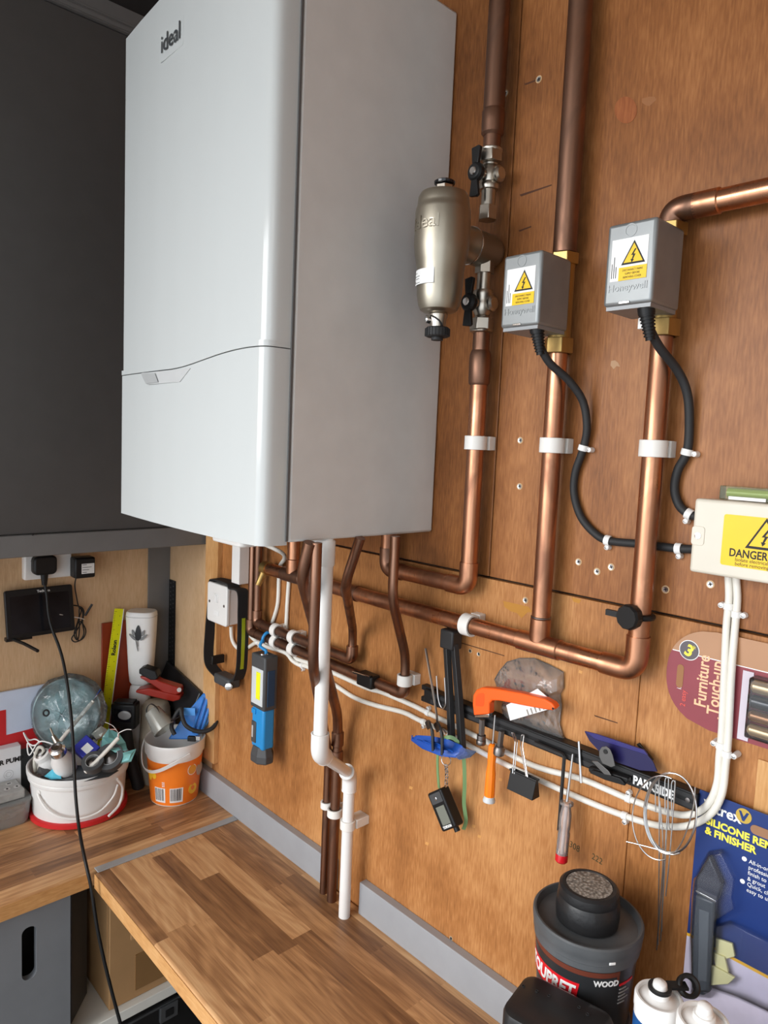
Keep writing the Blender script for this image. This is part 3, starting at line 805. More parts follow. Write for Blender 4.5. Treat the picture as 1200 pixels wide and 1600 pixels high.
def black_flex(label, pts):
    t = thing('flex_cable', label, 'cable', pts[-1])
    p0 = V(pts[0])
    MB().tube(spline(pts, 10), .0058, 14).build('sheath', BLACKM, t)
    g = MB(); d = (V(pts[1])-p0).normalized()
    pr = [(.0105,-.006),(.0105,.004)]
    for k in range(7):
        h = .004+k*.0042; r = .0098-k*.0004
        pr += [(r,h),(r,h+.0022),(r-.0016,h+.0024),(r-.0016,h+.004)]
    pr += [(.006,.036)]
    g.lathe(pr, p0, d, n=20).build('cable_gland', BLACK, t)
    return t
cA = [W(839,514,.092), W(842,535,.088), W(858,566,.07), W(890,596,.04), W(911,628,.02), W(917,668,.012), W(911,702,.009), W(899,738,.008), W(897,772,.0075), W(908,808,.0075), W(930,834,.0075), W(952,845,.0075), W(1000,850,.0075), W(1058,857,.0075), W(1088,858,.0075)]
black_flex('black flex curling down from the left valve box and behind the right riser', cA)
cB = [W(1010,486,.092), W(1013,508,.088), W(1030,542,.066), W(1058,578,.034), W(1073,612,.018), W(1077,652,.012), W(1074,704,.0095), W(1059,735,.0085), W(1054,764,.008), W(1061,789,.008), W(1076,803,.008), W(1092,808,.008)]
black_flex('black flex dropping from the right valve box to the cream junction box', cB)

# ------------------------------------------------------------------ pipe clips (milky nylon)
def pipe_clip(label, c, axis, r, dwall, width=.04, hgt=.0225, m=CLIPW):
    """c on the pipe axis; block reaches back to the wall"""
    t = thing('pipe_clip', label, 'pipe clip', c, 'white pipe clips')
    c = V(c); axis = V(axis).normalized(); e = axis.cross(UY).normalized()
    o = r+.0045
    out = []; inn = []
    for k in range(25):
        a = -PI*.78+(PI*1.56)*k/24
        out.append((math.sin(a)*o, math.cos(a)*o)); inn.append((math.sin(a)*(r+.0002), math.cos(a)*(r+.0002)))
    MB().prism(out+inn[::-1], c-axis*hgt/2, e, -UY, hgt if e.cross(-UY).dot(axis) > 0 else -hgt).build('jaw', m, t, bevel=.0008)
    b0, b1 = -(r-.003), -(dwall-.0002)
    MB().obox(c-(-UY)*0+UY*((r+.001+dwall)/2), e, UY, axis, (width*.84, max(dwall-r-.001,.003), hgt)).build('base', m, t, bevel=.0012)
    return t
def cz(u, v, d): return W(u, v, d).z
pipe_clip('white pipe clip on the copper pipe below the filter', (p1x,-DP,cz(743,692,DP)), UZ, .014, DP)
pipe_clip('white pipe clip on the middle copper riser below the left valve box', (p2x,-DP,cz(864,696,DP)), UZ, .0142, DP)
pipe_clip('white pipe clip on the right copper riser below the right valve box', (p3x,-DP,cz(1022,701,DP)), UZ, .014, DP)
pipe_clip('white pipe clip round the horizontal copper pipe left of the first riser', (W(733,968,DP).x,-DP,zm), UX, .0142, DP, hgt=.02)
pipe_clip('small white pipe clip on the angled pipe just right of the waste pipe', (xe2,-DQ,cz(632,1062,DQ)), UZ, .0098, DQ, width=.034, hgt=.02)
for u, lab in ((432, 'left'), (460, 'right')):
    x = W(u, 985, DQ).x
    pipe_clip('%s white clip on the upper thin copper pipe above the work light' % lab, (x,-DQ,zu), UX, .0108, DQ, width=.026, hgt=.017)
    pipe_clip('%s white clip on the lower thin copper pipe above the work light' % lab, (x,-DQ,zw), UX, .0108, DQ, width=.026, hgt=.017)
zcl = W(524, 1268, .034).z
pipe_clip('white clip holding the slim copper pipe above the worktop', (xn,-.03,zcl+.0), UZ, .0087, .03, width=.026, hgt=.014)
pipe_clip('white clip holding the brown copper pipe above the worktop', (xk,-.034,zcl-.002), UZ, .0114, .034, width=.03, hgt=.016)
pipe_clip('white clip holding the white waste pipe above the worktop', (xw2,-.045,zcl), UZ, .011, .045, width=.034, hgt=.018)
_h = V((CW.x, CW.y, 0)).normalized()
def F(u, v, p):            # point on the upright plane through p that faces the camera
    q = ray(u, v); return CAM + q*((V(p)-CAM).dot(_h)/q.dot(_h))
CX_ = V((CR.x, CR.y, 0)).normalized()      # level sideways direction
CT_ = -_h                                   # level direction back to the camera
# ------------------------------------------------------------------ wall cabinet with the dark door
t = thing('wall_cabinet', 'dark grey wall cabinet left of the boiler', 'cabinet', (.29, -.7, .673))
MB().box((X0+.001, -1.4, .676), (.388, -.003, 1.915)).build('body', GREYD, t)
MB().box((X0+.001, -1.4, 1.915), (.37, -.003, ZC-.001)).build('gap_shade', BLACKM, t)  # black block stands in for the shadowed gap above the cabinet
MB().box((.388, -1.4, .724), (.394, -.004, 1.862)).build('door', GREYD, t, bevel=.001)
MB().box((.386, -1.4, .673), (.403, -.003, .722)).build('bottom_rail', GREYR, t, bevel=.0015)
tr = MB().box((.386, -1.4, 1.864), (.403, -.003, 1.916)).box((.4025, -1.4, 1.866), (.406, -.003, 1.876)).box((.4025,-1.4,1.880),(.4045,-.003,1.885))
tr.build('top_rail', GREYR, t, bevel=.0015)
MB().sphere((.404, -.437, .7225), .0022).build('screw', BLACK, t)

# ------------------------------------------------------------------ socket, plug, adaptor
t = thing('wall_socket', 'white double wall socket under the dark cabinet', 'socket', (X0, -.335, .58))
ys0, ys1, zs0 = -.397, -.283, .580
MB().box((X0, ys0, zs0), (X0+.022, ys1+.0, zs0+.07)).build('pattress', WHITEP, t, bevel=.004)
MB().box((X0+.0215, ys0+.001, zs0+.001), (X0+.026, ys1-.001, zs0+.069)).build('faceplate', WHITEP, t, bevel=.003)
t = thing('power_plug', 'black mains plug in the double wall socket with a long black flex', 'plug', (X0+.03, -.34, .585))
pc = L(70, 883, .045)
MB().prism(rrect(.056, .048, .012), (X0+.0265, pc.y, pc.z), (0,1,0), (0,0,1), .027).build('plug_body', BLACK, t, bevel=.005)
MB().lathe([(.0095,0),(.0085,.012),(.0065,.03)], (X0+.042, pc.y, pc.z-.021), (0,0,-1), n=16, xs=.8).build('strain_relief', BLACK, t)
fp = [V((X0+.042,pc.y,pc.z-.045)), L(73,930,.05), L(76,960,.062), L(82,984,.078), L(92,1010,.1), L(99,1035,.125), L(106,1075,.165), L(112,1128,.21), L(115,1180,.25), L(118,1240,.295), L(123,1290,.345), L(130,1330,.405), L(137,1362,.44), L(143,1390,.455), L(152,1450,.47), L(166,1515,.485), L(187,1595,.5), L(215,1690,.51)]
MB().tube(spline(fp, 8), .0037, 12).build('flex', BLACK, t)
MB().sphere((X0+.0275, L(50,877,.028).y, L(50,877,.028).z), .0035).build('pin_shutter_screw', CHROME, t)
t = thing('power_adaptor', 'black plug-in power adaptor with a thin bundled cable', 'adaptor', (X0+.03, -.265, .585))
a0 = L(106, 902, .03); a1 = L(147, 863, .045)
yb0, yb1, zb0, zb1 = -.289, -.236, .580, .634
MB().box((X0+.0265, yb0, zb0), (X0+.064, yb1, zb1)).build('case', BLACK, t, bevel=.005)
st = MB().box((X0+.0640, yb0+.017, zb0+.012), (X0+.0645, yb1-.004, zb1-.016)).build('sticker', LABW, t, smooth=False)
for k in range(4):
    MB().box((X0+.0645, yb0+.019, zb0+.015+k*.0065), (X0+.0648, yb0+.03+.006*(k%3), zb0+.0162+k*.0065)).build('small_print', INK, st, smooth=False)
cp = [V((X0+.045,-.279,.581)), L(117,915,.045), L(120,935,.035), L(123,948,.025), L(129,955,.02), L(128,970,.018), L(118,988,.016), L(112,998,.014), L(118,1003,.014), L(130,997,.016), L(134,985,.018), L(127,972,.02), L(121,975,.022), L(119,992,.022), L(124,1001,.022), L(131,990,.022), L(129,972,.024), L(131,955,.026), L(124,950,.024), L(124,985,.02), L(121,1000,.018), L(116,990,.018), L(122,970,.016), L(127,950,.014), L(112,945,.012), L(100,940,.004)]
MB().tube(spline(cp, 7), .0017, 8).build('thin_cable', BLACK, t)
MB().tube(spline([L(132,968,.03), L(126,966,.032), L(110,963,.034), L(93,960,.036)], 5), .0011, 6).build('wire_tie', WHITEP, t)
MB().tube([L(133,962,.03), L(144,944,.035)], .003, 8).build('cable_end', BLACK, t)

# ------------------------------------------------------------------ small black display on the wall
t = thing('tablet_display', 'black tablet display on a foot stand under the wall socket', 'display', (X0+.02, -.36, .435))
c0, c1, c2, c3 = L(4,924,.012), L(111,912.5,.012), L(115,985,.032), L(10,999,.032)
ey_ = (c1-c0).normalized(); ez_ = ((c0-c3)+(c1-c2)).normalized()
cc = (c0+c1+c2+c3)/4; wdt = ((c1-c0).length+(c2-c3).length)/2; hgt = ((c0-c3).length+(c1-c2).length)/2
nn = ey_.cross(ez_)
MB().prism(rrect(wdt, hgt, .006), cc, ey_, ez_, .011).build('frame', BLACK, t, bevel=.002)
MB().prism(rrect(wdt-.022, hgt-.026, .002), cc+nn*.0111-ez_*.003, ey_, ez_, .0006).build('screen', mat('dim_screen', (.010,.011,.014,1), .16, var=.6, vscale=14, spec=.25), t)
text('maker_name', 'Technika', .0085, cc+nn*.0115+ez_*(hgt/2-.0115)-ey_*.006, ey_, ez_, LABW, t, th=.0003, bold=.0002)
z3 = c3.z
MB().tube([c3+ey_*.01-V((.004,0,.0)), T(38,1006,z3-.004), T(59,1017,z3-.005)], .004, 8).build('stand_foot', BLACK, t)
MB().obox(c3+V((-.01,.03,-.004)), UX, UY, UZ, (.018,.06,.008)).build('stand_hinge', BLACK, t)

# ------------------------------------------------------------------ things along the left wall
t = thing('poster_board', 'white board with red blocks leaning on the wall behind the bucket', 'board', (X0+.012, -.45, 0))
pt = .3
MB().box((X0+.004, -.62, .0), (X0+.012, -.335, pt)).build('sheet', mat('blue_white_card', rgb(206,218,238), .3), t, bevel=.001)
y1_, z1_ = L(9.5,1109,.013).y, L(9,1109,.013).z
z2_ = L(9,1149,.013).z; y2_ = L(45,1143,.013).y
z3_ = L(44,1168,.013).z
MB().box((X0+.0121, -.62, .002), (X0+.0127, -.337, z3_)).build('dark_patch', CHAR, t, smooth=False)  # dark grey patch added in place of the objects between carton and bucket
MB().prism([(-.62,z3_),(-.337,z3_),(-.337,z2_+.008),(y2_,z2_+.002),(y1_,z2_),(y1_,z1_),(-.62,z1_)], (X0+.0122,0,0), (0,1,0), (0,0,1), .0004).build('red_print', RED, t, smooth=False)
t = thing('carton', 'white pump carton between the wall and the clear tub', 'box', (.26, -.5, 0))
px_ = X0+.04
MB().box((X0+.0135, -.56, 0), (px_, L(33,1190,.04).y, L(33,1164,.04).z)).build('box', mat('white_carton', rgb(226,226,228), .5), t, bevel=.0015)
text('lettering', 'R PUMP', .0165, (px_+.0004, L(-1,1192,.04).y, L(0,1196,.04).z), (0,1,0), (0,0,1), INK, t, bold=.0007, sx=.98)
MB().torus((px_+.0005, L(13,1207,.04).y, L(13,1210,.04).z), (1,0,0), .011, .0004, m=6).torus((px_+.0005, L(13,1207,.04).y, L(13,1210,.04).z), (1,0,0), .006, .0004, m=6).build('printed_drawing', mat('pale_ink', (.5,.5,.5,1), .6), t)
t = thing('plastic_tub', 'clear takeaway tub holding fittings at the left edge of the worktop', 'tub', (.25, -.47, 0))
tx0, tx1, ty0, ty1 = .228, .303, -.56, -.417
def tubshape(s_, z0, z1, th, grow):
    mb = MB(); cx, cy = (tx0+tx1)/2, (ty0+ty1)/2
    rings = []
    for (g, z) in ((0,z0),(grow,z1),(grow-th,z1),(-th,z0+th)):
        rings.append([mb.bm.verts.new((x,y,z)) for x,y in rrect((tx1-tx0)+2*g, (ty1-ty0)+2*g, .016, 5, cx, cy)])
    n = len(rings[0])
    for A, B in zip(rings, rings[1:]):
        for k in range(n): mb.bm.faces.new((A[k],A[(k+1)%n],B[(k+1)%n],B[k]))
    mb.bm.faces.new(rings[0][::-1]); mb.bm.faces.new(rings[-1])
    return mb
tubshape(0, 0, .056, .0015, .006).build('tub', TUBC, t)
mbr = MB(); pr_ = rrect(tx1-tx0+.016, ty1-ty0+.016, .02, 5, (tx0+tx1)/2, (ty0+ty1)/2)
mbr.prism(pr_, (0,0,.055), UX, UY, .006).build('lid', TUBC, t, bevel=.001)
random.seed(5)
for k in range(9):
    MB().obox((tx0+.02+random.random()*.034, ty0+.02+random.random()*.11, .014+.004*(k%5)), (random.random(),random.random(),.1), (-.4,1,0), UZ, (.03,.014,.008)).build('fitting', [WHITEP, LABW, TAUPE][k%3], t, bevel=.001)
t = thing('socket_plate', 'grey three-pin socket plate lying on the clear tub', 'socket plate', (.25, -.47, .0615))
MB().box((.226, -.545, .0612), (.297, -.425, .085)).build('plate', mat('dusty_grey', (.36,.355,.34,1), .55, var=.15, vscale=80), t, bevel=.004)
for (cy, ) in ((-.448,), (-.51,)):
    for dx, dy, w_, l_ in ((-.014,0,.004,.008),(.012,-.011,.0065,.004),(.012,.011,.0065,.004)):
        MB().lathe([(.0075,0),(.0075,.0006)], (.262+dx, cy+dy, .0849), UZ, n=18).build('pin_shroud', mat('pale_grey', (.5,.49,.47,1), .5), t)
        MB().box((.262+dx-w_/2, cy+dy-l_/2, .0854), (.262+dx+w_/2, cy+dy+l_/2, .0859)).build('pin_hole', INK, t, smooth=False)

# white bucket and its clutter
BKT = V((.302, -.298, 0))
t = thing('bucket', 'white plastic bucket full of lamps and cable standing in its red lid', 'bucket', BKT)
MB().lathe([(.112,.0),(.1165,.002),(.1165,.012),(.113,.014),(.104,.014)], BKT, n=56).build('lid', RED, t)
prof = [(.104,.004),(.108,.006),(.109,.02),(.1135,.096),(.117,.097),(.1185,.100),(.1185,.106),(.117,.108),(.1205,.110),(.1215,.115),(.1215,.124),(.1195,.126),(.116,.125),(.114,.117),(.108,.02),(.10,.01),(.0,.01)]
MB().lathe(prof, BKT, n=56).build('body', mat('bucket_white', rgb(226,226,224), .3), t)
# wire bail hanging in front
def onb(a, r, z): return V((BKT.x+r*math.cos(a), BKT.y+r*math.sin(a), z))
aF = math.atan2(CT_.y, CT_.x)
bp = [onb(aF-.5, .1165, .084), onb(aF-.4,.119,.072), onb(aF-.2,.121,.052), onb(aF+.1,.122,.036), onb(aF+.45,.122,.03), onb(aF+.8,.122,.036), onb(aF+1.1,.121,.058), onb(aF+1.22,.1215,.084)]
MB().tube(spline(bp, 8), .0026, 10).build('bail_handle', WHITEP, t)
MB().lathe([(.006,0),(.0065,.002),(.006,.004)], onb(aF-.5,.1115,.086), (math.cos(aF-.5),math.sin(aF-.5),0), n=18).build('bail_ear', WHITEP, t)
bp2 = [onb(aF+1.2,.121,.1), onb(aF+1.32,.126,.07), onb(aF+1.2,.129,.035), onb(aF+.95,.128,.018)]
MB().tube(spline(bp2, 8), .0032, 10).build('bail_grip', WHITEP, t)
def bpatch(a0, a1, z0, z1, m, name):
    mb = MB(); rows = []
    for k in range(7):
        a = a0+(a1-a0)*k/6
        rows.append([mb.bm.verts.new(onb(a, .1094+(.1135-.109)*(z-.02)/.076+o, z)) for z in (z0,z1) for o in (0,.0006)])
    for A, B in zip(rows, rows[1:]):
        mb.bm.faces.new((A[1],B[1],B[3],A[3])); mb.bm.faces.new((A[0],A[2],B[2],B[0])); mb.bm.faces.new((A[0],B[0],B[1],A[1])); mb.bm.faces.new((A[2],A[3],B[3],B[2]))
    mb.build(name, m, t)
bpatch(aF-1.32, aF-1.20, .02, .076, YEL, 'printed_label'); bpatch(aF-1.19, aF-1.10, .018, .072, RED, 'printed_label'); bpatch(aF-1.07, aF-1.0, .016, .07, RED, 'printed_label')
def bk(u, v, back=0.0):           # a point among the things in the bucket, back = metres behind its centre plane
    p = BKT - CT_*back
    return F(u, v, p)
# cut glass dish wrapped in film, leaning on the wall
gc = F(107, 1113, (.258, -.30, .2)); gax = (CT_*.95+V((0,0,.25))).normalized()
t = thing('glass_dish', 'round glass dish wrapped in clear film standing behind the bucket lamps', 'dish', gc-V((0,0,.09)))
ROOT[t.name] = t.location.copy()
GD = mat('teal_glass', (.17,.29,.31,1), .08, spec=1., bump=1.0, bscale=40, var=.5, vscale=34)
MB().lathe([(.0,-.028),(.03,-.026),(.06,-.016),(.082,.0),(.088,.012),(.084,.013),(.074,.002),(.05,-.008),(.02,-.013),(.0,-.014)], gc, gax, n=40, cap=False).build('bowl', GD, t)
fm = MB(); random.seed(11)
nr = 15; rings = []
e1 = CX_; e2 = gax.cross(e1).normalized()
for j in range(nr+1):
    ph = PI*j/nr
    rings.append([gc+(e1*math.cos(2*PI*k/34)+e2*math.sin(2*PI*k/34))*(math.sin(ph)*(.093+.007*random.random()))+gax*(-math.cos(ph)*(.034+.014*random.random())) for k in range(34)])
vs_ = [[fm.bm.verts.new(p) for p in r] for r in rings]
for A, B in zip(vs_, vs_[1:]):
    for k in range(34): fm.bm.faces.new((A[k],A[(k+1)%34],B[(k+1)%34],B[k]))
fm.build('film', FILM, t, angle=18)
MB().torus(F(72,1114,gc+CT_*.052), gax, .007, .0022, n=20).build('ring', BLACK, t)

def tagged(o, label, cat, group=None): return props(o, label, cat, group)
# cable offcuts
def offcut(label, pts, r, tip=None):
    t = thing('cable_offcut', label, 'cable', pts[-1])
    MB().tube(spline(pts, 6), r, 10).build('sheath', CABLEW, t)
    return t
c1_ = [bk(146,1095,.02), bk(120,1126,-.0), bk(94,1158,-.03)]
t = offcut('white cable offcut slanting up in front of the wrapped glass dish', c1_, .005)
for k in range(3): MB().tube(spline([c1_[0], bk(150,1088,.02)+V((.002*k,0,.001*k)), bk(157+k,1077+k,.03)], 4), .0013, 6).build('core', [BLUED, BLACK, DSTEEL][k], t)
c2_ = [bk(185,1153,-.06), bk(160,1180,-.085), bk(133,1207,-.107)]
t = offcut('white cable offcut with splayed cores lying over the bucket rim', c2_, .0048)
ends = [(164,1128),(172,1140),(205,1140)]
for k, e in enumerate(ends): MB().tube(spline([c2_[0], bk(185,1146,-.055), bk((185+e[0])/2+2, (1148+e[1])/2-4, -.05), bk(e[0],e[1],-.045)], 5), .0012, 6).build('core', [CHROME, mat('pink_core',rgb(190,140,130),.4), WHITEP][k], t)
t = thing('wire_coil', 'loose loop of white wire at the left of the bucket', 'wire', bk(60,1165,-.02))
wp_ = [bk(58,1212,-.03), bk(57,1185,-.03), bk(44,1160,-.03), bk(37,1145,-.03), bk(45,1156,-.02), bk(55,1155,-.02), bk(62,1160,-.03), bk(52,1165,-.035), bk(43,1162,-.03), bk(46,1180,-.03), bk(60,1160,-.04), bk(75,1160,-.04), bk(88,1166,-.04)]
MB().tube(spline(wp_, 6), .0018, 8).build('wire', WHITEP, t)
MB().tube(spline([bk(55,1206,-.05), bk(54,1185,-.05), bk(60,1168,-.05), bk(68,1172,-.05), bk(63,1190,-.05), bk(60,1208,-.05)], 6), .004, 8).build('wire_loop', mat('putty_wire', rgb(200,196,186), .4), t)
# lamps
def lamp(label, base, top, r0, r1, cap):
    base, top = V(base), V(top); d = (top-base); l = d.length; d.normalize()
    t = thing('spot_lamp', label, 'lamp', base)
    MB().lathe([(r0*.8,0),(r0,.004),(r0,l*.45),(r1*1.1,l*.72),(r1,l*.8)], base, d, n=28).build('lamp_body', WHITEP, t)
    MB().lathe([(r1*1.05,l*.74),(r1*1.25,l*.78),(r1*1.25,l*.95),(r1*.9,l)], base, d, n=24).build('cap_ring', cap, t)
    f = base+d*l
    MB().lathe([(r1*.9,0),(r1*.7,.003),(r1*.5,.002),(r1*.45,-.001),(.0005,-.001)], f, d, n=24, cap=False).build('contact', DSTEEL, t)
    return t
lamp('white lamp with silver cap lying towards the camera in the bucket', bk(104,1204,-.06), bk(88,1168,-.11), .026, .015, CHROME)
lamp('plain white lamp half buried at the left of the bucket', bk(82,1200,-.03), bk(64,1178,-.05), .022, .016, WHITEP)
t = thing('spot_holder', 'grey metal lamp holder standing on the white lamp', 'lamp holder', bk(88,1166,-.07))
MB().cyl(bk(94,1168,-.07), bk(83,1150,-.06), .009, .005, n=16).tube([bk(85,1153,-.06), bk(79,1138,-.05)], .0022, 8).build('holder', NICK, t)
# blue box
def slab(name, label, cat, pts, th, m, bev=.002, group=None):
    """box whose front face has the four corners pts (TL, TR, BR, BL)"""
    pts = [V(p) for p in pts]; c = sum(pts, V((0,0,0)))/4
    ex = ((pts[1]-pts[0])+(pts[2]-pts[3])); ey = ((pts[0]-pts[3])+(pts[1]-pts[2]))
    w_ = ex.length/2; h_ = ey.length/2; ex.normalize(); ey = (ey-ex*ey.dot(ex)).normalized(); n_ = ex.cross(ey)
    t = thing(name, label, cat, c-ey*h_/2, group)
    MB().obox(c-n_*th/2, ex, ey, n_, (w_, h_, th)).build('body', m, t, bevel=bev)
    return t, c, ex, ey, n_, w_, h_
t, c, ex, ey, n_, w_, h_ = slab('small_box', 'deep blue cardboard box tipped up in the bucket', 'box', (bk(131,1144,-.03), bk(152,1166,-.045), bk(139,1190,-.075), bk(116,1172,-.06)), .04, INDIGO)
MB().obox(c+n_*.0003+ex*.004, ex, ey, n_, (.022,.02,.0006)).build('label', LABW, t, smooth=False)
def reel(label, c, ax, R):
    t = thing('tape_reel', label, 'tape', c)
    MB().lathe([(R*.62,-.01),(R,-.01),(R,.01),(R*.62,.01)], c, ax, n=36, cap=False).build('roll', CHAR, t)
    MB().lathe([(R*.6,-.011),(R*.64,-.011),(R*.64,.011),(R*.6,.011)], c, ax, n=36, cap=False).build('core', mat('clear_core', (.6,.62,.62,1), .15, alpha=.6), t)
    MB().lathe([(R*.58,.0),(R*.4,.004),(R*.15,.006),(.001,.007)], c, ax, n=30, cap=False).build('hub', DSTEEL, t)
    return t
reel('dark grey reel with clear hub on the right of the bucket', bk(172,1184,-.07), (CT_+V((0,0,1.0))).normalized(), .033)
reel('smaller dark reel under the white cable offcut in the bucket', bk(146,1192,-.09), (CT_+V((0,0,1.4))).normalized(), .026)
# foil packets
def packet(label, outline, th, m, back0=-.03):
    t = thing('foil_packet', label, 'packet', outline[0])
    pts = [V(p) for p in outline]; c = sum(pts, V((0,0,0)))/len(pts)
    mb = MB(); random.seed(len(label))
    top = mb.bm.verts.new(c+CT_*th); bot = mb.bm.verts.new(c-CT_*th)
    ring = [mb.bm.verts.new(p) for p in pts]
    mid = [mb.bm.verts.new(c+(p-c)*.55+CT_*(th*(.5+.8*random.random()))) for p in pts]
    n = len(pts)
    for k in range(n):
        mb.bm.faces.new((ring[k],ring[(k+1)%n],mid[(k+1)%n],mid[k])); mb.bm.faces.new((mid[k],mid[(k+1)%n],top)); mb.bm.faces.new((ring[(k+1)%n],ring[k],bot))
    mb.build('packet', m, t, smooth=False)
    return t
packet('crumpled teal foil packet behind the white cable offcut', [bk(160,1152,-.02), bk(170,1138,-.02), bk(186,1146,-.03), bk(196,1160,-.04), bk(199,1172,-.06), bk(180,1176,-.07), bk(166,1168,-.05), bk(156,1176,-.05)], .012, TEAL)
packet('teal foil packet sticking out over the right bucket rim', [bk(192,1176,-.07), bk(213,1170,-.07), bk(205,1190,-.08), bk(186,1194,-.08)], .006, TEAL)
packet('small clear packet with metal bits beside the blue box', [bk(142,1147,-.01), bk(158,1134,0), bk(168,1140,0), bk(162,1152,-.01), bk(150,1158,-.02)], .008, mat('grey_foil', rgb(160,165,160), .2, .6))
packet('bright cyan packet at the front of the bucket', [bk(69,1213,-.085), bk(84,1200,-.08), bk(95,1212,-.09), bk(96,1217,-.1), bk(80,1218,-.095)], .006, mat('cyan_foil', rgb(90,190,215), .3))
packet('dark packet under the plain white lamp', [bk(57,1207,-.06), bk(62,1194,-.05), bk(80,1204,-.06), bk(70,1214,-.08)], .006, CHAR)
packet('black bag filling the middle of the bucket', [bk(62,1214,-.07), bk(90,1205,-.05), bk(120,1196,-.05), bk(160,1194,-.05), bk(186,1204,-.06), bk(170,1214,-.09), bk(130,1222,-.10), bk(90,1223,-.09)], .02, CHAR)

# ruler and the red board
t = thing('ruler', 'yellow ruler leaning upright against the left wall', 'ruler', L(158,1215,.03))
ra = L(186.3, 951, .012); 
rb_ = L(166, 1110, .035)
dirr = (rb_-ra).normalized(); rb_ = ra+dirr*((ra.z-.004)/-dirr.z)
nx_ = V((1,0,0)); exr = dirr.cross(nx_).normalized()*-1
if exr.y < 0: exr = -exr
nr_ = exr.cross(-dirr).normalized()
ln = (rb_-ra).length
MB().obox((ra+rb_)/2, exr, -dirr, nr_, (.0265, ln, .0022)).build('blade', YELR, t, bevel=.0006)
MB().obox((ra+rb_)/2+exr*.0128, exr, -dirr, nr_, (.0022, ln, .0026)).build('edge', WHITEP, t)
tk = MB()
for k in range(int(ln/.005)-1):
    l_ = .0075 if k % 10 == 0 else (.0055 if k % 5 == 0 else .0035)
    tk.obox(ra+dirr*(.008+k*.005)-exr*(.0132-l_/2)+nr_*.00125, exr, -dirr, nr_, (l_, .0007, .0003))
tk.build('graduations', INK, t, smooth=False)
dm = MB()
for k in range(int(ln/.025)): dm.lathe([(.0011,0),(.0011,.0003)], ra+dirr*(.02+k*.025)+exr*.004+nr_*.0011, nr_, n=10)
dm.build('graduation_dots', INK, t, smooth=False)
text('maker_name', 'Rolson', .015, ra+dirr*.128+exr*.004+nr_*.0014, -dirr, -exr, INK, t, th=.0003, bold=.0006, sx=1.0)
bo = MB().box((X0+.003, L(159,1030,.008).y, 0), (X0+.009, L(208,1030,.008).y, L(170,973,.008).z)).build('backing_board', BROWNR, bevel=.001)
tagged(bo, 'red-brown wooden board standing behind the yellow ruler', 'board')

# air freshener on a white canister
DP_ = V((.262, -.112, 0))
cz0, cz1 = .0, .262
t = thing('canister', 'white plastic canister under the tall air freshener', 'canister', V((.214,-.1,0)))
MB().lathe([(.026,0),(.028,.003),(.029,.20),(.029,.235),(.026,.252),(.02,.259),(.0,.261)], (.214,-.1,0), n=36).build('body', WHITEP, t)
t = thing('air_freshener', 'tall white air freshener dispenser with a grey flower on its front', 'dispenser', V((.214,-.1,.261)))
top = L(224, 954, .04).z
mb = MB(); rings = []
ax_c = V((.217,-.098,0))
prof = [(.0,.026,.262),(.0,.030,.268),(.0,.033,.30),(0,.0385,.40),(0,.0405,top-.012),(0,.0395,top-.004),(0,.037,top)]
for _, r, z in prof:
    ring = []
    for k in range(36):
        a = 2*PI*k/36; ca, sa = math.cos(a), math.sin(a)
        sq = 1/((abs(ca)**3+abs(sa)**3)**(1/3))
        ring.append(mb.bm.verts.new(ax_c+CX_*(r*ca*sq)+CT_*(r*.8*sa*sq)+V((0,0,z))))
    rings.append(ring)
for A, B in zip(rings, rings[1:]):
    for k in range(36): mb.bm.faces.new((A[k],A[(k+1)%36],B[(k+1)%36],B[k]))
mb.bm.faces.new(rings[0][::-1]); mb.bm.faces.new(rings[-1])
mb.build('case', WHITEP, t)
MB().tube([ax_c+CX_*(.0408*math.cos(a)*1/((abs(math.cos(a))**3+abs(math.sin(a))**3)**(1/3)))+CT_*(.0408*.8*math.sin(a)/((abs(math.cos(a))**3+abs(math.sin(a))**3)**(1/3)))+V((0,0,top-.013)) for a in [2*PI*k/36 for k in range(36)]], .0006, 6, closed=True).build('lid_seam', mat('seam', (.4,.4,.4,1), .5), t)
fc = F(216, 990, ax_c+CT_*.0323)
def petal(cx, cz, w_, h_, rot, m, off=0):
    pts = []
    for k in range(16):
        a = 2*PI*k/16; x = math.cos(a)*w_*(1-.35*math.sin(a)); z = math.sin(a)*h_
        pts.append((cx+x*math.cos(rot)-z*math.sin(rot), cz+x*math.sin(rot)+z*math.cos(rot)))
    fl.prism(pts, fc+CT_*off, CX_, UZ, .0022)
FLG = mat('flower_grey', (.2,.2,.2,1), .35)
fl = MB(); petal(-.0135,.002,.0035,.009,.35,None); petal(.0135,.002,.0035,.009,-.35,None); petal(-.0155,-.010,.0032,.0125,.85,None); petal(.0155,-.010,.0032,.0125,-.85,None)
fl.build('flower_petals', FLG, t)
fl = MB(); petal(0,.002,.0078,.0215,0,None,.0003); fl.build('flower_heart', BLACKG, t)
fl = MB(); petal(-.004,-.03,.0012,.02,.2,None); fl.tube([fc+CX_*-.001+UZ*-.02, fc+UZ*-.036], .0007, 6).build('flower_stem', FLG, t)

TP = V((.278, -.082, 0))
t = thing('vase', 'taupe bottle-shaped container under the red stapler', 'container', TP)
MB().lathe([(.043,0),(.045,.004),(.0455,.05),(.043,.13),(.038,.205),(.033,.218),(.026,.223),(.0,.224)], TP, n=36).build('body', TAUPE, t)

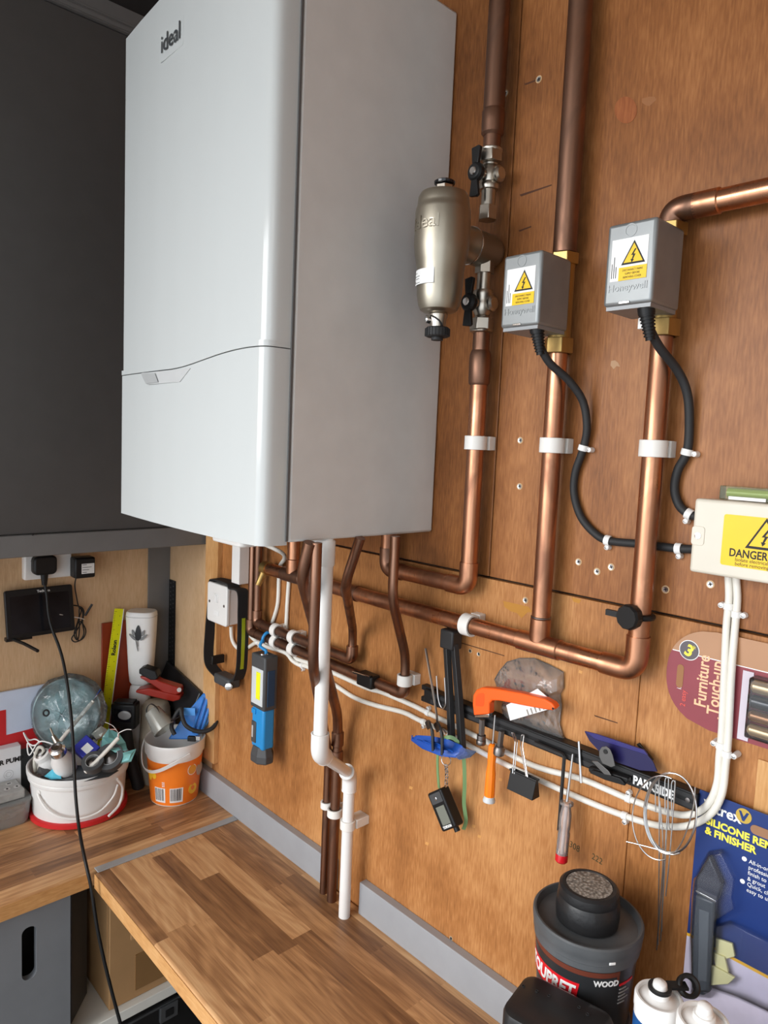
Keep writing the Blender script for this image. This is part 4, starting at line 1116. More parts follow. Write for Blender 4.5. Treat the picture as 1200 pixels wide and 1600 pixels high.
# black lamp/camera on its leg
cb = F(196, 1116, (.285, -.158, 0))
t = thing('action_camera', 'small black boxy camera on a black grip between the bucket and the orange pot', 'camera', V((.30,-.141,0)))
MB().obox(cb, CX_, UZ, CT_, (.066,.068,.04)).build('housing', BLACK, t, bevel=.005)
MB().obox(cb+UZ*.036, CX_, UZ, CT_, (.052,.006,.03)).build('top_clip', BLACK, t, bevel=.002)
MB().obox(cb+CT_*.0205+UZ*.004, CX_, UZ, CT_, (.046,.036,.002)).build('window', BLACKG, t, bevel=.001)
MB().lathe([(.012,0),(.012,.003),(.010,.004)], cb+CT_*.021+CX_*.006+UZ*.006, CT_, n=24, xs=1.45, xdir=CX_).build('lens', mat('lens_grey', (.3,.3,.3,1), .1), t)
gp = [cb-UZ*.034, F(199,1160,(.285,-.155,0)), F(205,1190,(.29,-.15,0)), F(214,1220,(.30,-.142,0)), F(216,1230,(.30,-.14,0))]
MB().tube(spline(gp, 6), .016, 14).build('grip', BLACKM, t)
MB().lathe([(.010,0),(.010,.014)], cb-UZ*.047, UZ, n=16).build('neck', DSTEEL, t)

# perforated strip in the corner
st = MB().box((X0+.008, -.0035, .0), (X0+.044, -.0005, W(264,905,.004).z))
t = thing('perforated_strip', 'black perforated metal strip standing in the wall corner', 'strip', (X0+.026, -.002, 0))
st.build('strip', BLACK, t)
dm = MB()
for k in range(42):
    for j in (0, 1): dm.lathe([(.0022,0),(.0022,.0006)], (X0+.018+.016*j, -.0034, .02+k*.0125+.006*j), (0,-1,0), n=8)
dm.build('perforations', mat('hole_grey', (.09,.09,.09,1), .6), t, smooth=False)

# ------------------------------------------------------------------ orange pot and what is in it
PC = V((.400, -.085, 0))
t = thing('food_pot', 'white plastic pot with an orange fruit label near the corner', 'pot', PC)
zt_ = F(283, 1150, PC).z
MB().lathe([(.058,0),(.0605,.002),(.066,.06),(.072,zt_-.035),(.0765,zt_-.033),(.0775,zt_-.01),(.0785,zt_-.004),(.0775,zt_),(.0745,zt_-.002),(.070,zt_-.04),(.058,.006),(.0,.006)], PC, n=48).build('pot', WHITEP, t)
def potr(z): return .0607+(.072-.0605)*(z-.002)/(zt_-.037)
def ppatch(a0, a1, z0, z1, m, name, off=.0004, par=None, nz=1):
    mb = MB(); n = max(2, int(abs(a1-a0)/.09)+1); rows = []
    for k in range(n+1):
        a = a0+(a1-a0)*k/n
        rows.append([mb.bm.verts.new((PC.x+(potr(z)+o)*math.cos(a), PC.y+(potr(z)+o)*math.sin(a), z)) for z in (z0,z1) for o in (0,off)])
    for A, B in zip(rows, rows[1:]):
        mb.bm.faces.new((A[1],B[1],B[3],A[3])); mb.bm.faces.new((A[0],A[2],B[2],B[0])); mb.bm.faces.new((A[0],B[0],B[1],A[1])); mb.bm.faces.new((A[2],A[3],B[3],B[2]))
    return mb.build(name, m, par or t)
lab = ppatch(aF-2.3, aF+2.0, .004, zt_-.045, ORANGEL, 'fruit_label')
for q, (a0, a1) in enumerate(((-.55,-.08), (.10,.62))):
    ppatch(aF+a0, aF+a1, .012, .052, LABW, 'barcode_panel', .0008, lab)
    random.seed(20+q); a = a0+.03
    while a < a1-.05:
        wv = .008+.022*random.random(); ppatch(aF+a, aF+a+wv, .017, .050, INK, 'barcode_bar', .0011, lab); a += wv+.012+.02*random.random()
def pblob(a, z, r, m, name, off, seg=20, sq=1.0):
    mb = MB(); rr = potr(z)+off
    n_ = V((math.cos(a), math.sin(a), 0)); e_ = V((-math.sin(a), math.cos(a), 0))
    return mb.lathe([(r,0),(r,.0004)], V((PC.x,PC.y,z))+n_*(rr-.0012), n_, n=seg, xs=sq).build(name, m, lab)
FY = mat('fruit_yellow', rgb(250,196,50), .4)
pblob(aF-.75,.085,.011,FY,'fruit_print',.002); pblob(aF-.55,.082,.008,FY,'fruit_print',.002); pblob(aF-.8,.072,.007,FY,'fruit_print',.002)
pblob(aF+.95,.095,.014,LABW,'fruit_print',.002); pblob(aF+.95,.095,.0125,mat('orange_slice', rgb(235,160,50), .4),'fruit_print',.0025)
pblob(aF+1.05,.04,.014,FY,'fruit_print',.002); pblob(aF+1.05,.042,.006,ORANGEL,'fruit_print',.0026)
pblob(aF+1.4,.085,.017,mat('grey_print', rgb(190,180,170), .5),'fruit_print',.002)
for k in range(6): ppatch(aF-.2+.06*(k%2), aF-.16+.06*(k%2), .056+.005*(k//2), .059+.005*(k//2), LABW, 'printed_mark', .0008, lab)
# bail
def onp(a, r, z): return V((PC.x+r*math.cos(aF+a), PC.y+r*math.sin(aF+a), z))
hb = [onp(-1.55,.080,zt_-.012), onp(-1.3,.083,zt_-.035), onp(-.95,.084,zt_-.06), onp(-.6,.085,zt_-.066), onp(-.2,.085,zt_-.058), onp(.3,.086,zt_-.036), onp(.75,.083,zt_-.022)]
MB().strap(spline(hb, 8), .009, .0024, UZ).build('bail_handle', WHITEP, t)

def pp(u, v, fwd=0.0): return F(u, v, PC+CT_*fwd)
# dark tray leaning in the corner
a_, b_, c_ = W(262,1034,.012), W(315,1085,.012), W(290,1130,.04)
t, c, ex, ey, n_, w_, h_ = slab('tray', 'black plastic tray leaning in the corner behind the blue scoop', 'tray', (a_, b_, c_, a_+(c_-b_)), .010, mat('black_tray', (.02,.02,.022,1), .3), .004)
# blue scoop
def solid(name, label, cat, outline, th, m, bev=.002, part='body', grp=None):
    """thick plate from an outline of points lying in one plane that faces the camera"""
    pts = [V(p) for p in outline]; c = sum(pts, V((0,0,0)))/len(pts)
    t = thing(name, label, cat, V((c.x, c.y, min(p.z for p in pts))), grp)
    mb = MB(); f = [mb.bm.verts.new(p) for p in pts]; b = [mb.bm.verts.new(p-CT_*th) for p in pts]; n = len(pts)
    mb.bm.faces.new(f); mb.bm.faces.new(b[::-1])
    for k in range(n): mb.bm.faces.new((f[k], b[k], b[(k+1)%n], f[(k+1)%n]))
    mb.build(part, m, t, bevel=bev)
    return t
t = solid('dust_scoop', 'bright blue plastic scoop standing in the orange pot', 'scoop', [pp(262,1156,.01), pp(288,1118,-.005), pp(318,1083,-.03), pp(336,1088,-.03), pp(333,1122,-.02), pp(313,1147,.0), pp(300,1156,.01)], .02, BLUE2, .004)
MB().tube([pp(318,1090,-.026), pp(300,1145,.006)], .004, 8).tube([pp(325,1091,-.026), pp(308,1145,.003)], .004, 8).tube([pp(331,1094,-.026), pp(316,1140,-.002)], .004, 8).build('ribs', BLUE2, t)
MB().obox(pp(296,1112,.0), CX_, UZ, CT_, (.03,.02,.001)).build('painted_highlight', mat('highlight_blue', rgb(90,160,235), .15), t)  # paler blue patch, a highlight painted onto the scoop
# black flex with its plug in the pot
t = thing('usb_cable', 'thick black cable looped round the blue scoop', 'cable', pp(305,1150,.03))
MB().tube(spline([pp(273,1148,.035), pp(268,1135,.03), pp(274,1118,.015), pp(282,1108,.012), pp(285,1122,.022), pp(292,1135,.03), pp(310,1143,.028), pp(328,1140,.018), pp(338,1128,-.0), pp(336,1108,-.02)], 8), .0055, 12).build('cable', BLACKM, t)
MB().obox(pp(300,1154,.05), CX_, UZ, CT_, (.022,.013,.01)).build('plug', BLACK, t, bevel=.002)
MB().obox(pp(309,1153,.05), CX_, UZ, CT_, (.012,.010,.006)).build('usb_tip', CHROME, t)
# clear cup with a strap
t = thing('dust_cup', 'cloudy clear cup with a black strap on the rim of the orange pot', 'cup', pp(250,1140,.03))
ca_ = pp(237,1110,.01); cb_ = pp(262,1146,.035)
dd = (cb_-ca_).normalized()
MB().lathe([(.018,0),(.0205,.002),(.025,.027),(.030,.052),(.031,.062),(.029,.063),(.028,.052),(.023,.03),(.017,.004),(.0,.004)], ca_, dd, n=32).build('cup', clear('cloudy_cup', .15, (.9,.9,.86,1), .38, (.62,.62,.57,1)), t)
MB().strap(spline([pp(231,1120,.02), pp(229,1108,.015), pp(236,1100,.015), pp(246,1107,.02), pp(254,1121,.035), pp(264,1127,.035), pp(280,1120,.03)], 8), .005, .0016, CT_).build('strap', BLACK, t)

# stapler
sc0 = TP+CT_*.022
def sp_(u, v, fwd=0.0): return F(u, v, sc0+CT_*fwd)
t = thing('stapler', 'open red stapler with black grip resting on the taupe container', 'stapler', sp_(250,1090))
def bar(pts_top, pts_bot, wid, m, name, bev=.003):
    mb = MB(); n = len(pts_top)
    out = [V(p) for p in pts_top]+[V(p) for p in pts_bot][::-1]
    f = [mb.bm.verts.new(p+CT_*wid/2) for p in out]; b = [mb.bm.verts.new(p-CT_*wid/2) for p in out]; k_ = len(out)
    mb.bm.faces.new(f); mb.bm.faces.new(b[::-1])
    for k in range(k_): mb.bm.faces.new((f[k], b[k], b[(k+1)%k_], f[(k+1)%k_]))
    return mb.build(name, m, t, bevel=bev)
bar([sp_(216,1075), sp_(236,1072), sp_(285,1084)], [sp_(215,1079), sp_(240,1085), sp_(273,1093), sp_(284,1090)], .036, REDD, 'base')
bar([sp_(221,1054), sp_(242,1056), sp_(252,1062), sp_(284,1072), sp_(285,1080)], [sp_(222,1057), sp_(240,1067), sp_(262,1082), sp_(274,1084)], .030, REDD, 'arm')
bar([sp_(220,1043), sp_(228,1040), sp_(246,1046), sp_(250,1056)], [sp_(220,1050), sp_(238,1060), sp_(246,1060)], .032, BLACK, 'grip')
MB().cyl(sp_(280,1078,.018), sp_(280,1078,-.018), .006, n=14).build('hinge_pin', CHROME, t)
# ------------------------------------------------------------------ fused switch, trunking, head torch, work light
xs0, xs1_, zs0_, zs1_ = .474, .570, .489, .590
t = thing('fused_switch', 'white fused switch unit with a head torch hung over it', 'switch', ((xs0+xs1_)/2, -.02, zs0_))
MB().box((xs0+.003,-.030,zs0_+.003), (xs1_-.003,-.0002,zs1_-.003)).build('back_box', WHITEP, t, bevel=.003)
MB().prism(rrect(xs1_-xs0, zs1_-zs0_, .008, 5, (xs0+xs1_)/2, (zs0_+zs1_)/2), (0,-.030,0), UX, UZ, .0105).build('faceplate', WHITEP, t, bevel=.003, seg=3)
xm, zm_ = (xs0+xs1_)/2, (zs0_+zs1_)/2
MB().box((xm-.012,-.0425,zm_+.003), (xm+.008,-.0404,zm_+.026)).build('rocker_frame', WHITEP, t, bevel=.001)
MB().obox((xm+.0005,-.0435,zm_+.014), UX, V((0,1,.25)), UZ, (.010,.004,.018)).build('rocker', LABW, t, bevel=.001)
MB().box((xm-.013,-.0418,zm_-.030), (xm+.011,-.0404,zm_-.016)).build('fuse_drawer', LABW, t, bevel=.0008)
for x in (xs0+.013, xs1_-.012):
    MB().lathe([(.0035,0),(.0035,.0008),(.002,.001)], (x,-.0404,zm_+.001), -UY, n=14).build('screw', DSTEEL, t)
trk = MB().box((.572,-.030,zs1_+.012), (.607,-.0002,1.2))
o = trk.build('cable_trunking', WHITEP, bevel=.0015); props(o, 'white square cable trunking running up the wall above the fused switch', 'trunking')
# head torch: band hung over the switch
t = thing('head_torch', 'black head torch band with a lime strip hanging on the white switch', 'head torch', (.56, -.03, .36))
def hx(u, v, d=.026): 
    p = W(u, v, d); return V((p.x, -d, p.z))
band = [hx(344,1056), hx(341,1040), hx(341,990), hx(338,950,.02), V((.47,-.018,.594)), V((.50,-.018,.604)), V((.555,-.02,.604)), V((.585,-.024,.595)), hx(379,925), hx(380,960), hx(379,1010), hx(377,1045), hx(372,1062)]
# keep the band outside the switch
band[2].x = min(band[2].x, xs0-.006); band[1].x = band[2].x; band[3] = V((xs0-.004,-.02,.55)); band[4] = V((xs0-.002,-.02,.588)); band[5] = V((xs0+.02,-.02,.5955)); band[6] = V((xs1_-.012,-.02,.596)); band[7] = V((xs1_+.008,-.024,.588))
for k in (8,9,10,11): band[k].x = max(band[k].x, xs1_+.012)
bd = spline(band, 8)
MB().strap(bd, .030, .0035, UY).build('band', mat('black_webbing', (.014,.014,.015,1), .8), t)
q0, q1 = hx(378,965), hx(377,1045)
ls = MB(); xx = max(q0.x, xs1_+.012)
ls.strap(spline([V((band[9].x+.0024,-.026,q0.z)), V((band[10].x+.0024,-.026,(q0.z+q1.z)/2)), V((band[11].x+.0024,-.026,q1.z))], 6), .009, .0012, UY)
ls.build('lime_strip', LIME, t)
lb_ = (hx(344,1058)+hx(370,1066))/2
MB().obox(lb_+V((0,-.004,0)), UX, UY, UZ, (.074,.036,.026)).build('lamp_body', CHAR, t, bevel=.006)
MB().lathe([(.009,0),(.0095,.002),(.0095,.008),(.007,.009)], lb_+V((.032,-.016,-.004)), V((.75,-.65,0)), n=24).build('lens', CHROME, t)
MB().obox(hx(340,1030), UX, UY, UZ, (.010,.036,.022)).build('buckle', BLACK, t, bevel=.002)

# work light
t = thing('work_light', 'blue and black work light hanging by its blue hook from the thin copper pipes', 'work light', (.775, -.052, .21))
xa_, xb_ = .7255, .783
hz = lambda y: W(410, y, .065).z
yF, yB = -.066, -.030
MB().box((xa_, yF, hz(1112)), (xb_, yB, hz(1026))).build('lamp_head', CHAR, t, bevel=.004)
wz0, wz1 = hz(1105), hz(1047)
MB().box((xa_+.006, yF-.0012, wz0), (xb_-.006, yF+.001, wz1)).build('reflector', mat('reflector_grey', (.62,.65,.66,1), .2), t, bevel=.0008)
MB().box((xa_+.026, yF-.0022, wz0+.014), (xa_+.042, yF-.0005, wz1-.008)).build('led_strip', COB, t, bevel=.0005)
MB().box((xb_-.001, yF+.008, wz0-.0), (xb_+.0012, yB-.008, wz1-.002)).build('side_grip', mat('dark_blue_rubber', rgb(28,62,92), .5), t, bevel=.001)
MB().box((xa_+.005, yF+.002, hz(1176)), (xb_-.004, yB-.002, hz(1110))).build('handle', BLUE, t, bevel=.006, seg=3)
MB().box((xa_+.008, yF-.0006, hz(1168)), (xa_+.026, yF+.004, hz(1134))).build('handle_insert', CHAR, t, bevel=.002)
MB().box((xa_+.012, yF-.0018, hz(1160)), (xa_+.017, yF+.001, hz(1141))).build('switch', mat('switch_grey', (.5,.5,.5,1), .3), t, bevel=.001)
MB().box((xa_+.008, yF-.001, hz(1122)), (xa_+.024, yF+.003, hz(1114))).build('button', BLUE, t, bevel=.001)
fm = MB(); zt0, zt1 = hz(1198), hz(1172)
cxm, cym = (xa_+xb_)/2, (yF+yB)/2
for z0_, z1_, sx, sy in ((zt0, zt1, 1, 1),):
    oct_ = lambda s_: [(cxm+s_*.031*math.cos(PI/8+PI/4*k)*1.04, cym+s_*.0235*math.sin(PI/8+PI/4*k)*1.04) for k in range(8)]
    rings = [[fm.bm.verts.new((x,y,z)) for x,y in oct_(g)] for g, z in ((.92,zt0),(1.02,zt0+.004),(1.02,zt0+.018),(.8,zt1))]
    for A, B in zip(rings, rings[1:]):
        for k in range(8): fm.bm.faces.new((A[k],A[(k+1)%8],B[(k+1)%8],B[k]))
    fm.bm.faces.new(rings[0][::-1]); fm.bm.faces.new(rings[-1])
fm.build('base', CHAR, t, smooth=False, bevel=.0015)
ht = hz(1026)
MB().lathe([(.010,0),(.009,.002)], (xa_+.03, cym-.004, ht), UZ, n=20).build('top_screw', CHROME, t)
yp_ = -DQ
hk = [V((xa_+.032,cym,ht)), V((xa_+.032,cym,ht+.008)), V((xa_+.018,cym-.006,ht+.016)), V((xa_+.014,-.045,ht+.028)), V((xa_+.014,-.0445,zw-.004)), V((xa_+.014,-.044,zw+.006)), V((xa_+.016,-.036,zw+.0155)), V((xa_+.019,-.022,zw+.0155)), V((xa_+.02,-.0135,zw+.006))]
MB().tube(spline(hk, 6), .0036, 10).build('hook', BLUE, t)

# ------------------------------------------------------------------ white cables and their clips
def wcable(label, pts, r=.0047, m=CABLEW):
    t = thing('cable', label, 'cable', pts[-1])
    MB().tube(spline(pts, 8), r, 12).build('sheath', m, t)
    return t
cab_d = .0048
A_ = [W(*p, d) for *p, d in ((386,988,.005),(402,1003,.0048),(422,1010,.0048),(444,1018,.0048),(460,1028,.0048),(485,1037,.0048),(518,1050,.0048),(571,1074,.0048),(598,1082,.0048),(643,1101,.0048),(667,1113,.0048),(700,1129,.0048),(767,1162,.0048),(833,1196,.0048),(905,1216,.0048),(945,1232,.0048),(985,1249,.0048),(1040,1268,.0052),(1076,1273,.0125),(1104,1259,.0190),(1120,1226,.0190),(1124,1180,.0150),(1128,1140,.0125),(1132,1050,.0125),(1135,980,.006),(1139,935,.0052),(1138,900,.0052))]
wcable('upper of two white cables running along the wall to the junction box', A_)
B_ = [W(*p, d) for *p, d in ((361,979,.012),(363,1000,.008),(372,1013,.006),(385,1013,.0048),(402,1004,.0135),(418,1011,.0128),(446,1020,.0128),(457,1032,.0128),(468,1039,.006),(485,1044,.005),(526,1072,.005),(554,1090,.005),(587,1102,.005),(630,1113,.005),(655,1125,.005),(700,1146,.005),(767,1183,.005),(850,1222,.005),(920,1253,.005),(980,1276,.005),(1030,1290,.007),(1075,1290,.0135),(1110,1272,.0192),(1128,1240,.0195),(1134,1195,.0155),(1138,1150,.0125),(1143,1050,.0125),(1149,975,.0065),(1152,935,.0052),(1150,900,.0052))]
wcable('lower of two white cables running from the fused switch to the junction box', B_)
wcable('white cable dropping behind the left clip of the thin copper pipes', [W(412,850,.06), W(430,858,.05), W(443,866,.03), W(444,874,.014), W(438,884,.006), W(436,900,.0048), W(434,943,.0048), W(425,975,.0048), W(420,992,.0048), W(417,1006,.0048)])
wcable('straight white cable dropping behind the thin copper pipes', [W(453,880,.0048), W(451.5,907,.0048), W(449,943,.0048), W(447,983,.0048), W(444.6,1005,.0048), W(443,1017,.0048)])

def round_clip(label, c, axis, r, ear, grp='small white cable clips', m=WHITEP):
    """c: centre of the cable, axis: cable direction, ear: direction of the nail boss"""
    t = thing('cable_clip', label, 'cable clip', c, grp)
    c = V(c); axis = V(axis).normalized(); ear = V(ear); ear = (ear-axis*ear.dot(axis)).normalized()
    o = r+.0016; w_ = .0085
    bm = MB()
    e = axis.cross(UY).normalized()
    out = []; inn = []
    for k in range(21):
        a = -PI*.62+PI*1.24*k/20
        out.append((math.sin(a)*o, math.cos(a)*o)); inn.append((math.sin(a)*(r+.0001), math.cos(a)*(r+.0001)))
    th = w_ if e.cross(-UY).dot(axis) > 0 else -w_
    bm.prism(out+inn[::-1], c-axis*w_/2, e, -UY, th)
    bm.build('saddle', m, t, bevel=.0005)
    pos = c+ear*(o+.0028); dep = -c.y
    MB().cyl((pos.x, -.0003, pos.z), (pos.x, -max(dep, .006)-.002, pos.z), .0042, .0036, n=14).build('nail_boss', m, t, bevel=.0006)
    MB().lathe([(.0026,0),(.0024,.0008),(.001,.0012)], (pos.x, -max(dep,.006)-.0018, pos.z), -UY, n=14).build('nail_head', STEEL, t)
    return t
def on_cable(pts, u, v):
    """centre and direction of the cable nearest to a pixel"""
    best = None; sp = spline(pts, 8)
    for a, b in zip(sp, sp[1:]):
        mid = (a+b)/2; q = mid-CAM; zz = q.dot(CW)
        pu, pv = 600+FOC*q.dot(CR)/zz, 800-FOC*q.dot(CU)/zz
        dd_ = (pu-u)**2+(pv-v)**2
        if best is None or dd_ < best[0]: best = (dd_, mid, (b-a).normalized())
    return best[1], best[2]
def clip_on(label, pts, u, v, r, ear, **k):
    c, d = on_cable(pts, u, v)
    d = V((d.x, 0, d.z)).normalized()
    return round_clip(label, c, d, r, ear, **k)
clip_on('white cable clip on the cables beside the hook of the work light', B_, 403, 1004, .0043, (-.2,0,-1))
clip_on('white cable clip on the lower cable just left of the waste pipe', B_, 472, 1040, .0043, (-.2,0,-1))
clip_on('white cable clip on the upper cable above the blue hanging holder', A_, 668, 1113, .0043, (0,0,1))
clip_on('white cable clip on the lower cable above the blue hanging holder', B_, 661, 1128, .0043, (0,0,-1))
clip_on('white cable clip on the upper cable left of the wire coil', A_, 983, 1247, .0043, (0,0,1))
clip_on('white cable clip on the lower cable left of the wire coil', B_, 974, 1273, .0043, (0,0,-1))
clip_on('white cable clip on the left upright cable below the furniture pack', A_, 1124, 1164, .0043, (-1,0,.1))
clip_on('white cable clip on the right upright cable below the furniture pack', B_, 1134, 1178, .0043, (1,0,-.1))
clip_on('white cable clip on the left upright cable just under the junction box', A_, 1136, 945, .0043, (-1,0,0))
clip_on('white cable clip on the right upright cable just under the junction box', B_, 1150, 961, .0043, (1,0,0))
G2 = 'white P-clips on the black flexes'
for lab, pts, u, v, ear in (
    ('white P-clip on the left black flex beside the middle riser clip', cA, 913, 700, (1,0,0)),
    ('white P-clip on the right black flex beside the right riser clip', cB, 1073, 705, (1,0,0)),
    ('white P-clip at the bottom of the curl of the left black flex', cA, 950, 845, (0,0,-1)),
    ('white P-clip on the left black flex next to the junction box', cA, 1060, 857, (-.2,0,-1)),
    ('white P-clip on the right black flex where it enters the junction box', cB, 1077, 804, (0,0,-1))):
    clip_on(lab, pts, u, v, .006, ear, grp=G2)

# ------------------------------------------------------------------ junction box and level
jx0, jx1, jz0, jz1, jd = 1.700, 1.872, .8135, .9065, .05
t = thing('junction_box', 'cream junction box with a yellow DANGER label', 'junction box', ((jx0+jx1)/2, -.025, jz0))
MB().box((jx0+.001,-.030,jz0+.001), (jx1-.001,-.0002,jz1-.001)).build('base', CREAM, t, bevel=.003)
MB().box((jx0,-jd,jz0), (jx1,-.0305,jz1)).build('lid', CREAM, t, bevel=.004, seg=3)
for x in (jx0+.008, jx1-.008):
    MB().prism(rrect(.016,.024,.004,4,x,(jz0+jz1)/2), (0,-jd+.0002,0), UX, UZ, .0012).build('screw_tab', CREAM, t, bevel=.0005)
    MB().lathe([(.0042,0),(.004,.0012),(.0015,.0016)], (x,-jd-.0008,(jz0+jz1)/2+.0), -UY, n=18).build('screw', CHROME, t)
lx0_, lx1_, lz0_, lz1_ = 1.7375, 1.8345, .8285, .8905
lb = MB().prism(rrect(lx1_-lx0_, lz1_-lz0_, .003, 4, (lx0_+lx1_)/2, (lz0_+lz1_)/2), (0,-jd+.0002,0), UX, UZ, .0006).build('danger_label', YEL, t, smooth=False)
yl = -jd-.0005; cxl = (lx0_+lx1_)/2
tri = lambda k: [(cxl-.0215*k, .868-.0155*k), (cxl+.0215*k, .868-.0155*k), (cxl, .868+.0222*k)]
MB().prism(tri(1), (0,yl,0), UX, UZ, .0003).build('triangle_border', INK, lb, smooth=False)
MB().prism(tri(.80), (0,yl-.0003,0), UX, UZ, .0002).build('triangle', YEL, lb, smooth=False)
bolt(cxl, yl-.0006, .867, .019, lb)
text('danger_text', 'DANGER', .0135, (W(1139,860,.051).x, yl, .8405), UX, UZ, INK, lb, th=.0003, bold=.0003, sx=.80)
text('small_print', 'Isolate electrical supply', .0062, (W(1148,872,.051).x, yl, .8352), UX, UZ, INK, lb, th=.0002, sx=.92)
text('small_print', 'before removing cover', .0062, (W(1148,878,.051).x, yl, .8300), UX, UZ, INK, lb, th=.0002, sx=.92)
t = thing('spirit_level', 'small clear spirit level with green vial on top of the junction box', 'spirit level', (1.77, -.022, jz1))
lxa, lxb = 1.722, 1.815
MB().box((lxa,-.032,jz1+.0003), (lxb,-.012,jz1+.0175)).build('body', clear('clear_acrylic', .05, (.9,.95,.8,1), .1, (.7,.75,.5,1)), t, bevel=.001)
MB().cyl((lxa+.007,-.022,jz1+.009), (lxb-.007,-.022,jz1+.009), .0062, n=18).build('vial', mat('vial_green', rgb(150,165,55), .1, alpha=.9), t)
MB().box((lxa+.012,-.0335,jz1+.001), (lxa+.055,-.0321,jz1+.005)).build('white_strip', LABW, t)

# ------------------------------------------------------------------ tool rail
ry, rz0, rz1, rx0, rx1 = -.020, .494, .5185, 1.215, 1.7235
t = thing('tool_rail', 'long black magnetic tool rail screwed to the plywood wall', 'rail', ((rx0+rx1)/2, -.01, rz0))
MB().box((rx0+.012,ry,rz0), (rx1,-.0005,rz1)).build('bar', BLACK, t, bevel=.0015)
rl = MB().box((rx0,-.014,rz1-.006), (rx0+.03,-.0005,rz1+.003)).box((rx0,-.014,rz0-.003), (rx0+.03,-.0005,rz0+.006)).box((rx0+.006,-.012,rz0),(rx0+.02,-.0005,rz1))
rl.build('end_bracket', BLACK, t, bevel=.001)
MB().box((rx0+.03,ry-.0007,rz0+.003), (rx1-.004,ry+.0005,rz0+.010)).box((rx0+.03,ry-.0007,rz1-.009), (rx1-.004,ry+.0005,rz1-.003)).build('magnet_strips', BLACKM, t)
text('maker_name', 'PARKSIDE', .0165, (W(989,1215,.021).x, ry-.0006, rz0+.0055), UX, UZ, LABW, t, th=.0003, bold=.0007, sx=.80)
MB().lathe([(.0035,0),(.0032,.001),(.001,.0014)], (rx1-.012, ry, (rz0+rz1)/2), -UY, n=14).build('screw', DSTEEL, t)

def rod(name, label, cat, pts, r, m, n=10, sm=True, part='rod', group=None):
    t = thing(name, label, cat, min(pts, key=lambda p: p.z), group)
    MB().tube(spline(pts, 6) if sm else fillet(pts, .006), r, n).build(part, m, t)
    return t
RD = .0235
rod('hex_key', 'long silver hex key leaning at the left end of the tool rail', 'hex key', [W(665,1013,.012), W(680,1100,.024), W(684,1132,.026), W(697,1146,.03)], .0023, STEEL, n=6, sm=False)
rod('wire_hook', 'U-shaped silver wire hook on the left end of the tool rail', 'hook', [W(682,1056,RD), W(684,1085,RD), W(687,1100,RD), W(692,1107,RD), W(696,1101,RD), W(696,1085,RD), W(694.5,1059,RD)], .0013, STEEL)
# folded black stand
t = thing('folding_legs', 'black folded two-leg stand hanging head up on the tool rail', 'stand', W(705,1165,.03))
BL2 = mat('soft_black', (.02,.02,.021,1), .5)
h0, h1 = W(702, 982, .03), W(703, 1008, .03)
MB().obox((h0+h1)/2+V((0,.004,-.004)), UX, UY, UZ, (.030,.026,.034)).build('head', BL2, t, bevel=.003)
MB().strap([W(698,1006,.032), W(703,1090,.036), W(706,1164,.036)], .0105, .010, V((1,-.3,0))).build('leg', BL2, t, bevel=.001)
MB().strap([W(710,1006,.028), W(717,1090,.032), W(722,1170,.032)], .0125, .010, V((1,-.3,0))).build('leg', BL2, t, bevel=.001)
# blue holder with two black clips
t = thing('blue_holder', 'blue plastic toothed holder hung on two black straps under the tool rail', 'holder', W(690,1185,.045))
bo_ = [W(642,1155,.05), W(652,1151,.06), W(672,1152,.055), W(700,1157,.045), W(722,1167,.04), W(727,1174,.045), W(712,1182,.055), W(690,1180,.06), W(660,1168,.062)]
c = sum(bo_, V((0,0,0)))/len(bo_)
mb = MB(); a_ = [mb.bm.verts.new(p+V((0,0,.003))) for p in bo_]; b_ = [mb.bm.verts.new(p-V((0,0,.003))) for p in bo_]; n = len(bo_)
mb.bm.faces.new(a_); mb.bm.faces.new(b_[::-1])
for k in range(n): mb.bm.faces.new((a_[k], b_[k], b_[(k+1)%n], a_[(k+1)%n]))
mb.build('tray', BLUED, t, bevel=.001)
for k in range(4):
    MB().tube([W(652+k*9,1156+k*1.2,.062), W(690+k*6,1170+k*1.6,.062)], .0012, 6).build('rib', BLUED, t)
for u in (644, 650): MB().cyl(W(u,1154,.056), W(u,1149,.056), .0012, n=8).build('tooth', BLUED, t)
MB().strap(spline([W(667,1134,.024), W(671,1131,.034), W(674,1136,.062), W(676,1150,.066), W(677,1172,.067)], 6), .0135, .0035, V((1,-.4,0))).build('strap', BL2, t)
MB().strap(spline([W(681,1138,.024), W(685,1134,.034), W(689,1140,.066), W(691,1155,.070), W(691,1178,.071)], 6), .0145, .0035, V((1,-.4,0))).build('strap', BL2, t)
po = [W(706,1178,.05), W(722,1168,.045), W(744,1174,.045), W(735,1182,.055), W(718,1186,.06)]
mb = MB(); a_ = [mb.bm.verts.new(p) for p in po]; b_ = [mb.bm.verts.new(p-V((0,0,.0016))) for p in po]
mb.bm.faces.new(a_); mb.bm.faces.new(b_[::-1])
for k in range(5): mb.bm.faces.new((a_[k], b_[k], b_[(k+1)%5], a_[(k+1)%5]))
mb.build('clear_flap', clear('blue_clear', .06, (.62,.7,.95,1), .2, (.4,.5,.8,1)), t)
t = thing('elastic_band', 'pale green elastic loop hanging behind the black meter', 'elastic', W(725,1285,.02))
MB().strap(spline([W(686,1232,.03), W(684,1205,.035), W(684,1180,.04), W(688,1160,.045), W(700,1152,.045), W(712,1156,.04), W(722,1172,.034), W(725,1190,.03), W(726,1225,.026), W(725,1255,.022), W(728,1282,.018), W(724,1296,.018)], 6), .0065, .0012, V((1,-.2,0))).build('band', GREENP, t)
